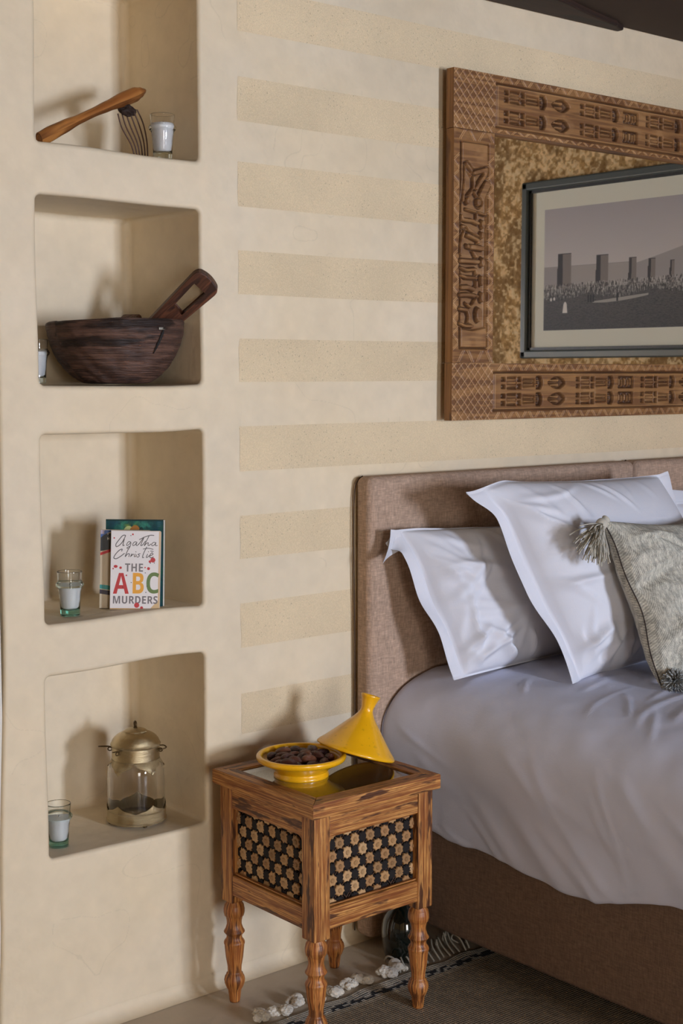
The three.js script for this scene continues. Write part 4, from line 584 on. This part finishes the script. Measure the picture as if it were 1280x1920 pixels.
// ---------------------------------------------------------------- bowl and scoop
{
  const b = thing('wooden_bowl', 'dark hand carved wooden bowl with a crack and metal staple', 'bowl', [-0.245, 1.4262, -0.136], 0.0);
  const outer = smoothProfile([[0.0001, 0], [0.066, 0], [0.080, 0.004], [0.104, 0.022], [0.126, 0.049], [0.142, 0.080], [0.152, 0.112], [0.1555, 0.134]], 60), inn = smoothProfile([[0.145, 0.134], [0.139, 0.11], [0.126, 0.078], [0.108, 0.052], [0.08, 0.031], [0.04, 0.022], [0.0001, 0.021]], 50);
  const prof = [...outer, [0.1545, 0.1375], [0.151, 0.1395], [0.147, 0.1385], ...inn];
  const CR = 1.38;                                       // bearing of the crack
  const g = lathe(prof, 320), p = g.attributes.position, uv = g.attributes.uv;
  for (let i = 0; i < p.count; i++) {
    let x = p.getX(i), y = p.getY(i), z = p.getZ(i); const a = Math.atan2(z, x), r = Math.hypot(x, z), out = y < 0.139 && r > 0.03;
    const n = (noise(Math.cos(a) * 6 + 9, Math.sin(a) * 6 + y * 40, 61) - 0.5) * 0.0045 + (noise(a * 9, y * 120, 62) - 0.5) * 0.0016; let k = 1 + (r > 0.05 ? n / r : 0) + 0.012 * Math.sin(2 * a + 0.6);
    const da = Math.abs(a - CR - (y - 0.1) * 1.1); if (r > 0.08 && y > 0.045) k -= 0.0 * smooth(0.040, 0.012, da) * smooth(0.045, 0.06, y) * smooth(0.135, 0.120, y);
    y *= 1 + 0.035 * Math.sin(a * 1 + 0.4) * (y / 0.139) + 0.02 * (noise(a * 2 + 9, 3, 64) - 0.5);
    p.setXYZ(i, x * k, y, z * k); uv.setXY(i, (a / 6.283) * 1.2, y * 5);
  }
  g.computeVertexNormals(); part('bowl_body', g, M.bowl, b);
  const a = CR + 0.02, c = Math.cos(a), s = Math.sin(a);
  const st = rbox(0.017, 0.0055, 0.0022, 0.0008); st.rotateY(-a + Math.PI / 2).rotateZ(0.0).translate(0.1545 * c, 0.121, 0.1545 * s); part('staple', st, std({ color: '#b9b3a6', metalness: 0.6, roughness: 0.45 }), b, 'pale metal staple across the crack');
  const ck = [[0.124, 1.37, 0.0016], [0.112, 1.385, 0.0034], [0.096, 1.415, 0.0036], [0.08, 1.45, 0.0026], [0.066, 1.475, 0.001]].map(([y, b2, w]) => ({ y, b2, w, r: [0.1535, 0.1505, 0.1465, 0.1405, 0.1335][[0.124, 0.112, 0.096, 0.08, 0.066].indexOf(y)] }));
  part('crack', grid(8, 24, (u, v) => { const t = v * (ck.length - 1), i = Math.min(ck.length - 2, Math.floor(t)), f = t - i, L = (k) => lerp(ck[i][k], ck[i + 1][k], f), rr = L('r') + 0.0046 - 0.0016 * Math.sin(Math.PI * u), bb = L('b2') + (u - 0.5) * 2 * L('w') * (1 + 0.5 * (noise(v * 14, 3, 71) - 0.5)) / rr; return V(rr * Math.cos(bb), L('y'), rr * Math.sin(bb)); }), M.black, b, 'dark split in the bowl wall');
  const sc = thing('wooden_scoop', 'brown wooden scoop with a looped handle resting in the carved bowl', 'scoop');
  const sh = new THREE.Shape(); const HW = 0.0345; sh.moveTo(-0.024, -0.115); sh.lineTo(-HW, 0.085); sh.quadraticCurveTo(-HW, 0.100, -HW + 0.010, 0.105); sh.quadraticCurveTo(0, 0.113, HW - 0.010, 0.103); sh.quadraticCurveTo(HW, 0.098, HW, 0.085); sh.lineTo(0.024, -0.115); sh.closePath();
  const ho = new THREE.Path(); ho.moveTo(-0.016, 0.0); ho.lineTo(-0.021, 0.078); ho.lineTo(0.020, 0.078); ho.lineTo(0.018, -0.004); ho.closePath(); sh.holes.push(ho);
  const hg = new THREE.ExtrudeGeometry(sh, { depth: 0.018, bevelEnabled: true, bevelSize: 0.003, bevelThickness: 0.003, bevelSegments: 3, bevelOffset: -0.003, curveSegments: 8 }).translate(0, 0, -0.009);
  const up = V(0.0543, 0.0928, 0.1050).normalize(), side = V(0.0456, -0.0546, 0).normalize(); side.addScaledVector(up, -side.dot(up)).normalize(); const nrm = V().crossVectors(side, up).normalize(); 
  const mtx = new THREE.Matrix4().makeBasis(side, up, nrm);
  const o = part('handle', metreUV(hg, 'y'), M.scoop, sc); sc.position.set(-0.1471, 1.5954, -0.0291); sc.quaternion.setFromRotationMatrix(mtx);
  const cup = lathe([...smoothProfile([[0.0001, -0.026], [0.022, -0.02], [0.031, -0.008], [0.033, 0.008]], 24), ...smoothProfile([[0.029, 0.008], [0.026, -0.006], [0.018, -0.014], [0.0001, -0.018]], 20)], 40); cup.rotateX(0.5); cup.scale(1, 1.15, 1); cup.translate(0, -0.128, -0.018);
  part('scoop_cup', metreUV(cup, 'y'), M.scoop, sc);
  const lump = rbox(0.034, 0.03, 0.05, 0.009, 0, 0, 0, 3).rotateZ(0.5).rotateY(0.6).translate(0, 0.015, 0); sc.updateMatrixWorld(); const lu = part('scoop_heel', metreUV(lump, 'x'), M.scoop, sc); lu.position.copy(sc.worldToLocal(V(-0.186, 1.552, -0.165))); lu.quaternion.copy(sc.quaternion).invert();
}
// ---------------------------------------------------------------- wooden rake
{
  const rk = thing('hand_rake', 'old wooden hand rake with curved wire tines propped in the top niche', 'rake');
  const A = V(-0.480, 1.936, -0.040), B = V(-0.160, 2.089, -0.130), dir = B.clone().sub(A), len = dir.length(); dir.normalize();
  const sec = [[0, 0.0085, 0.015], [0.03, 0.0085, 0.0165], [0.08, 0.0085, 0.0145], [0.13, 0.0085, 0.0105], [0.18, 0.009, 0.010], [0.23, 0.011, 0.012], [0.29, 0.0125, 0.0165], [0.325, 0.0118, 0.0165], [0.345, 0.009, 0.012], [0.36, 0.005, 0.006], [len, 0.0015, 0.002]];
  const get = (t, k) => { for (let i = 0; i < sec.length - 1; i++) if (t <= sec[i + 1][0]) { const f = clamp((t - sec[i][0]) / (sec[i + 1][0] - sec[i][0]), 0, 1), s = f * f * (3 - 2 * f); return lerp(sec[i][k], sec[i + 1][k], s); } return sec[sec.length - 1][k]; };
  const N1 = V(0.62, 0, 0.78), S = V().crossVectors(dir, N1).normalize(), N = V().crossVectors(S, dir).normalize();
  const body = grid(32, 60, (u, v) => { const a = u * 6.2832, t = v * len, c = A.clone().addScaledVector(dir, t).addScaledVector(S, -0.004 * Math.sin(v * 3.1)); const q = c.addScaledVector(N, get(t, 1) * Math.cos(a) * (1 + 0.06 * noise(t * 60, u * 4, 3))).addScaledVector(S, get(t, 2) * Math.sin(a)); q.u = t; q.v = u * 0.1; return q; });
  const cap = grid(32, 1, (u, v) => { const a = u * 6.2832; return A.clone().addScaledVector(N, get(0, 1) * Math.cos(a) * (1 - v)).addScaledVector(S, get(0, 2) * Math.sin(a) * (1 - v)); });
  part('handle', join([body, cap]), M.rake, rk);
  const H = A.clone().addScaledVector(dir, len * 0.80), bind = [];
  for (let k = 0; k < 5; k++) { const t = len * (0.775 + 0.022 * k), pts = []; for (let q = 0; q < 12; q++) { const a = q / 12 * 6.283; pts.push(A.clone().addScaledVector(dir, t + 0.004 * Math.sin(a)).addScaledVector(N, (get(t, 1) + 0.0012) * Math.cos(a)).addScaledVector(S, (get(t, 2) + 0.0012) * Math.sin(a)).add(V(0, -0.004, 0))); } }
  const down = V(0, -1, 0); const knot = new THREE.IcosahedronGeometry(0.016, 3); { const p = knot.attributes.position; for (let i = 0; i < p.count; i++) { const k = 1 + 0.5 * (noise(p.getX(i) * 300 + 50, p.getY(i) * 300 + p.getZ(i) * 220 + 50, 4) - 0.5); p.setXYZ(i, p.getX(i) * k * 1.25, p.getY(i) * k * 0.8, p.getZ(i) * k); } knot.computeVertexNormals(); knot.translate(H.x + 0.004, H.y - 0.024, H.z); } bind.push(knot);
  part('binding', join(bind), M.cord, rk, 'dark cord binding at the head');
  for (let k = 0; k < 6; k++) { const f = k / 5 - 0.5, s0 = H.clone().add(V(0.004 + f * 0.038, -0.026 + f * 0.010, f * 0.02)); part('tine', tube([s0, s0.clone().add(V(0.012 + f * 0.006, -0.028, 0.0)), s0.clone().add(V(0.027 - f * 0.010, -0.068, 0.004)), V(s0.x + 0.033 - f * 0.018, 1.9275, s0.z + 0.004)], 0.00165, 24, 7), M.tine, rk); }
}
// ---------------------------------------------------------------- paperbacks
{
  const GROUP = 'paperbacks in the third niche', yaw = -0.558;
  function book(label, w, h, t, cover, base, lean, roll, pageCol, dyaw = 0) {
    const b = thing('paperback', label, 'book', base, yaw + dyaw, GROUP); b.rotation.order = 'YXZ'; b.rotation.x = -lean; b.rotation.z = roll;
    const pages = tex(64, 256, (u, v, x, y) => { const k = 1 + (hash(x, 1, 3) - 0.5) * 0.16; return [pageCol[0] * k, pageCol[1] * k, pageCol[2] * k]; });
    part('page_block', rbox(w - 0.003, h - 0.002, t - 0.0012, 0.0006, 0.0012, h / 2, 0), std({ map: pages, roughness: 0.9 }), b);
    const cv = std({ color: pageCol[3] ?? '#ddd6cc', roughness: 0.5 }), sheet = (z) => { const s = new THREE.Shape(), r = 0.004; s.moveTo(-w / 2, 0); s.lineTo(w / 2 - 0.001, 0); s.lineTo(w / 2, 0.001); s.lineTo(w / 2, h - r); s.quadraticCurveTo(w / 2, h, w / 2 - r, h); s.lineTo(-w / 2, h); s.closePath(); return new THREE.ExtrudeGeometry(s, { depth: 0.0005, bevelEnabled: false }).translate(0, 0, z); };
    const f = part('front_cover', sheet(t / 2), cv, b); part('back_cover', sheet(-t / 2 - 0.0005), cv, b); part('spine', box(-w / 2 - 0.0003, -w / 2 + 0.0005, 0, h, -t / 2, t / 2), cv, b);
    const pg = grid(1, 1, (u, v) => V(lerp(-w / 2 + 0.0002, w / 2 - 0.0012, u), lerp(h - 0.0012, 0.0003, v), t / 2 + 0.0008)); const uv = pg.attributes.uv; for (let q = 0; q < uv.count; q++) uv.setY(q, 1 - uv.getY(q));
    part('cover_print', pg, std({ map: canvasTex(Math.round(w * 6000), Math.round(h * 6000), cover), roughness: 0.42 }), f); return b;
  }
  const abc = (x, w, h) => {
    const g = x.createLinearGradient(0, 0, w, h); g.addColorStop(0, '#e2dad6'); g.addColorStop(0.6, '#ded7d3'); g.addColorStop(1, '#cfc4ba'); x.fillStyle = '#dfd8d4'; x.fillRect(0, 0, w, h);
    x.fillStyle = '#cba980'; x.fillRect(w * 0.965, 0, w * 0.035, h); x.fillStyle = '#c9a878'; x.beginPath(); x.moveTo(w, h * 0.88); x.quadraticCurveTo(w * 0.93, h * 0.9, w * 0.82, h * 0.985); x.lineTo(w * 0.82, h); x.lineTo(w, h); x.fill(); x.fillStyle = '#b58a4e'; x.fillRect(0, h * 0.985, w, h * 0.015);
    x.lineCap = 'round'; x.lineJoin = 'round'; x.strokeStyle = '#4b4442';
    // handwriting: points in thousandths of the cover
    const stroke = (pts, lw) => { const c = new THREE.CatmullRomCurve3(pts.map(([a, b]) => V(a / 1000 * w, b / 1000 * h, 0)), false, 'centripetal').getPoints(pts.length * 10); x.lineWidth = lw * w / 100; x.beginPath(); c.forEach((p, i) => (i ? x.lineTo(p.x, p.y) : x.moveTo(p.x, p.y))); x.stroke(); };
    stroke([[270, 85], [285, 55], [240, 55], [160, 110], [95, 175], [105, 200], [160, 185], [225, 140], [265, 95], [245, 150], [240, 185], [265, 180]], 1.6);           // A
    stroke([[395, 140], [360, 132], [320, 160], [315, 182], [345, 178], [395, 145], [385, 190], [350, 225], [320, 215], [370, 195]], 1.4);                                   // g
    stroke([[520, 140], [480, 135], [440, 160], [440, 182], [470, 178], [515, 148], [505, 178], [525, 182], [560, 160]], 1.4);                                               // a
    stroke([[560, 165], [660, 75], [610, 155], [600, 182], [625, 178], [690, 125]], 1.5); stroke([[570, 105], [680, 70], [800, 48], [860, 50]], 1.5);                        // t and its bar
    stroke([[760, 60], [690, 150], [670, 182], [720, 150], [750, 145], [745, 175], [765, 180], [800, 160]], 1.5);                                                            // h
    stroke([[905, 142], [860, 138], [820, 160], [825, 180], [860, 176], [900, 150], [895, 178], [935, 178]], 1.4);                                                           // a
    stroke([[215, 255], [225, 232], [180, 240], [90, 300], [60, 345], [100, 355], [190, 325], [270, 285]], 1.6);                                                              // C
    stroke([[370, 205], [320, 270], [290, 325], [340, 290], [370, 290], [362, 325]], 1.5); stroke([[395, 325], [420, 290], [408, 318], [450, 292], [455, 300]], 1.4);        // h r
    stroke([[490, 290], [470, 322], [490, 325], [520, 300]], 1.4); stroke([[500, 262], [504, 264]], 1.6); stroke([[590, 285], [550, 295], [575, 312], [545, 330], [520, 322]], 1.4); // i s
    stroke([[720, 200], [660, 280], [640, 335], [665, 332]], 1.5); stroke([[650, 225], [760, 215], [850, 228]], 1.4); stroke([[740, 290], [715, 332], [740, 330], [770, 310]], 1.4); stroke([[755, 258], [758, 260]], 1.6); // t i
    stroke([[790, 312], [850, 290], [830, 272], [780, 315], [800, 335], [860, 325]], 1.5); stroke([[800, 250], [855, 255]], 1.4);                                            // e
    const word = (t, cx, base, hh, ww, col, weight = 'bold', squeeze) => { x.save(); x.font = `${weight} ${Math.round(hh * 1.38)}px sans-serif`; x.fillStyle = col; x.textAlign = 'center'; x.textBaseline = 'alphabetic'; const m = x.measureText(t).width; x.translate(cx, base); x.scale(ww / m, 1); x.fillText(t, 0, 0); x.restore(); };
    word('THE', w * 0.475, h * 0.515, h * 0.105, w * 0.38, '#6f6868');
    word('A', w * 0.215, h * 0.80, h * 0.268, w * 0.32, '#b5161c'); word('B', w * 0.555, h * 0.795, h * 0.268, w * 0.29, '#e09a1b'); word('C', w * 0.85, h * 0.79, h * 0.268, w * 0.30, '#56702f');
    word('MURDERS', w * 0.505, h * 0.925, h * 0.098, w * 0.93, '#6b6264');
    const drop = (a, b, r, q = r, c = '#b5141f') => { x.fillStyle = c; x.beginPath(); x.ellipse(a * w, b * h, r * w, q * w, 0, 0, 7); x.fill(); };
    drop(0.85, 0.365, 0.05); drop(0.79, 0.385, 0.026); drop(0.765, 0.475, 0.03); drop(0.695, 0.462, 0.014); drop(0.1, 0.452, 0.04, 0.03); drop(0.05, 0.48, 0.015); drop(0.20, 0.468, 0.026); drop(0.06, 0.09, 0.015); drop(0.435, 0.04, 0.018); drop(0.395, 0.055, 0.010, 0.010, '#4b4442'); drop(0.54, 0.945, 0.052); drop(0.64, 0.978, 0.030); drop(0.32, 0.565, 0.016);
    for (const [a, b] of [[0.42, 0.655], [0.25, 0.715], [0.74, 0.70], [0.80, 0.405], [0.88, 0.402], [0.70, 0.53], [0.72, 0.78]]) drop(a, b, 0.010, 0.010, '#2b2422');
  };
  const second = (x, w, h) => {
    x.fillStyle = '#c8b79a'; x.fillRect(0, 0, w, h); x.fillStyle = '#232a30'; x.beginPath(); x.moveTo(0, h * 0.05); x.lineTo(w, 0); x.lineTo(w, h * 0.15); x.lineTo(0, h * 0.27); x.fill(); x.fillStyle = '#4468a8'; x.beginPath(); x.moveTo(0, h * 0.10); x.quadraticCurveTo(w * 0.12, h * 0.02, w * 0.35, 0); x.lineTo(w * 0.1, h * 0.0); x.lineTo(0, h * 0.03); x.fill(); x.fillStyle = '#b9aec4'; x.fillRect(0, 0, w * 0.07, h * 0.05);
    x.fillStyle = '#c0202a'; x.beginPath(); x.moveTo(0, h * 0.29); x.lineTo(w, h * 0.05); x.lineTo(w, h * 0.10); x.lineTo(0, h * 0.325); x.fill();
    x.fillStyle = '#2f8f8c'; x.beginPath(); x.moveTo(0, h * 0.70); x.quadraticCurveTo(w * 0.2, h * 0.70, w * 0.5, h * 0.76); x.lineTo(w, h * 0.8); x.lineTo(w, h * 0.84); x.lineTo(0, h * 0.75); x.fill(); x.fillStyle = '#2c2636'; x.beginPath(); x.moveTo(0, h * 0.76); x.lineTo(w, h * 0.85); x.lineTo(w, h * 0.91); x.lineTo(0, h * 0.815); x.fill();
    x.fillStyle = '#e8e4da'; x.font = `bold ${Math.round(h * 0.045)}px sans-serif`; x.fillText('H', w * 0.13, h * 0.125); x.fillRect(w * 0.14, h * 0.05, 10, 8);
  };
  const green = (x, w, h) => {
    x.fillStyle = '#1d4a4a'; x.fillRect(0, 0, w, h); const R = rngOf(8);
    for (let k = 0; k < 900; k++) { const a = R() * w, b = R() * h, d = Math.hypot(a - w * 0.47, (b - h * 0.16) * 0.8) / w; x.fillStyle = d < 0.16 ? `rgba(${190 + R() * 50},${190 + R() * 40},60,0.12)` : d < 0.34 ? `rgba(70,${140 + R() * 50},${110 + R() * 50},0.16)` : `rgba(20,${50 + R() * 50},${60 + R() * 50},0.2)`; x.beginPath(); x.ellipse(a, b, 20 + R() * 50, 15 + R() * 30, R() * 3, 0, 7); x.fill(); }
    x.fillStyle = '#c9cf8a'; x.beginPath(); x.ellipse(w * 0.40, h * 0.16, w * 0.10, h * 0.09, 0, 0, 7); x.fill(); x.fillStyle = '#b2793d'; x.beginPath(); x.ellipse(w * 0.50, h * 0.16, w * 0.10, h * 0.10, 0.2, 0, 7); x.fill(); x.fillStyle = '#28443f'; x.beginPath(); x.ellipse(w * 0.62, h * 0.17, w * 0.05, h * 0.09, 0, 0, 7); x.fill();
    x.fillStyle = '#163838'; x.fillRect(0, 0, w, h * 0.012); x.fillStyle = 'rgba(120,150,150,0.5)'; for (let k = 0; k < 6; k++) x.fillRect(w * 0.90, h * (0.02 + k * 0.011), w * 0.06, 4);
  };
  book('front paperback with white cover, big A B C letters and red drops', 0.112, 0.1785, 0.014, abc, [-0.2565, 0.9165, -0.0515], 0.075, -0.035, [214, 186, 140, '#cdbfae'], 0.02);
  book('middle paperback with tan cover and red diagonal, peeking out at the left', 0.112, 0.1785, 0.013, second, [-0.2655, 0.9165, -0.0815], 0.085, -0.03, [205, 190, 160, '#b9a98c'], -0.02);
  book('rear paperback with dark green painted cover, tallest of the three', 0.134, 0.1995, 0.017, green, [-0.2335, 0.9165, -0.088], 0.10, 0.0, [232, 226, 212, '#2a3b38'], -0.22);
}
// ---------------------------------------------------------------- rug, fringe and the bottle on the floor
{
  const Z0 = 0.243, Z1 = 1.9, X0 = -0.15, X1 = 0.62;
  const rm = tex(1024, 2048, (u, v, x, y) => {          // u across the rug, v away from the wall
    const z = v * (Z1 - Z0), rib = Math.sin(z * 2 * Math.PI / 0.0075) * 0.5 + 0.5, tw = Math.sin((u * 0.77 / 0.006 + Math.floor(z / 0.0075) * 0.5) * 2 * Math.PI) * 0.5 + 0.5; let c = [146, 128, 104];
    const n = fbm(u, v, 60, 120, 3, 19) - 0.5;
    if (z < 0.03) c = [196, 186, 168]; else if (z < 0.055) { const d = hash(Math.floor(u * 0.77 / 0.011 + (Math.floor(z / 0.008) % 2) * 0.5), Math.floor(z / 0.008), 5); c = d > 0.45 ? [36, 36, 40] : [190, 182, 168]; } else if (z < 0.07) c = [168, 152, 128];
    const k = 0.8 + 0.2 * rib * (0.6 + 0.4 * tw) + n * 0.28; return [c[0] * k, c[1] * k, c[2] * k];
  });
  const rb = tex(512, 1024, (u, v) => { const z = v * (Z1 - Z0); return (Math.sin(z * 2 * Math.PI / 0.0075) * 0.5 + 0.5) * (0.6 + 0.4 * Math.sin((u * 0.77 / 0.006 + Math.floor(z / 0.0075) * 0.5) * 2 * Math.PI)); }, false);
  const rug = thing('rug', 'cream flat woven rug with black dashes and a knotted white fringe under the nightstand', 'rug');
  const top = grid(120, 120, (u, v) => { const vv = v * v * 0.6 + v * 0.4, p = V(lerp(X0, X1, u), 0.003 + 0.0025 * noise(u * 20, vv * 40, 3) * smooth(0.06, 0.0, vv) - (u === 0 || v === 0 ? 0.003 : 0), lerp(Z0, Z1, vv) + (noise(u * 12, 2, 4) - 0.5) * 0.012 * smooth(0.05, 0, vv)); p.u = u; p.v = vv; return p; });
  part('weave', top, std({ map: rm, bumpMap: rb, bumpScale: 0.003, roughness: 0.97 }), rug);
  const R = rngOf(33); const ball = new THREE.IcosahedronGeometry(1, 2), tufts = [];
  for (let k = 0; k < 13; k++) {                        // short knotted tufts along the edge
    const x = -0.11 + k * 0.052 + (R() - 0.5) * 0.02, z = Z0 - 0.012 - R() * 0.018, l = []; if (k > 8) continue;
    for (let q = 0; q < 9; q++) { const g = ball.clone(), r = 0.005 + R() * 0.006, p = g.attributes.position; for (let i = 0; i < p.count; i++) { const f = 1 + 0.5 * (noise(p.getX(i) * 3 + q * 5 + 50, p.getY(i) * 3 + p.getZ(i) * 2 + 50, 6) - 0.5); p.setXYZ(i, p.getX(i) * f * r * 1.4, p.getY(i) * f * r, p.getZ(i) * f * r * 1.2); } g.translate(x + (R() - 0.5) * 0.026, r * 0.8 + R() * 0.010, z + (R() - 0.5) * 0.026); g.computeVertexNormals(); l.push(g); }
    part('fringe_knot', join(l), std({ color: '#cfc6b6', roughness: 0.97 }), rug);
  }
  for (let k = 0; k < 14; k++) {                        // looser loops of yarn near the bed
    const x = 0.30 + k * 0.018, z = 0.235 - R() * 0.01, a = R() * 2 - 0.4, L = 0.035 + R() * 0.05;
    part('fringe_loop', tube([V(x, 0.004, z + 0.01), V(x + 0.01, 0.012 + R() * 0.012, z - L * 0.4), V(x + 0.02 * a, 0.018 + R() * 0.02, z - L * 0.8), V(x + 0.03 * a, 0.008, z - L), V(x + 0.02, 0.004, z - L * 0.6)], 0.0024, 24, 6), M.yarn, rug);
  }
  const bt = thing('bottle', 'dark green glass bottle on the floor between nightstand and bed', 'bottle', [0.375, 0, 0.165]);
  part('glass_body', lathe(smoothProfile([[0.0001, 0], [0.040, 0], [0.047, 0.006], [0.054, 0.04], [0.056, 0.075], [0.050, 0.105], [0.034, 0.130], [0.018, 0.148], [0.0145, 0.165], [0.0145, 0.195], [0.0001, 0.195]], 60), 56), M.greenGlass, bt);
  part('bottle_lip', lathe([[0.0142, 0.188], [0.0175, 0.190], [0.0175, 0.198], [0.0142, 0.200], [0.010, 0.199]], 40), M.greenGlass, bt);
}
renderer.render(scene, camera);
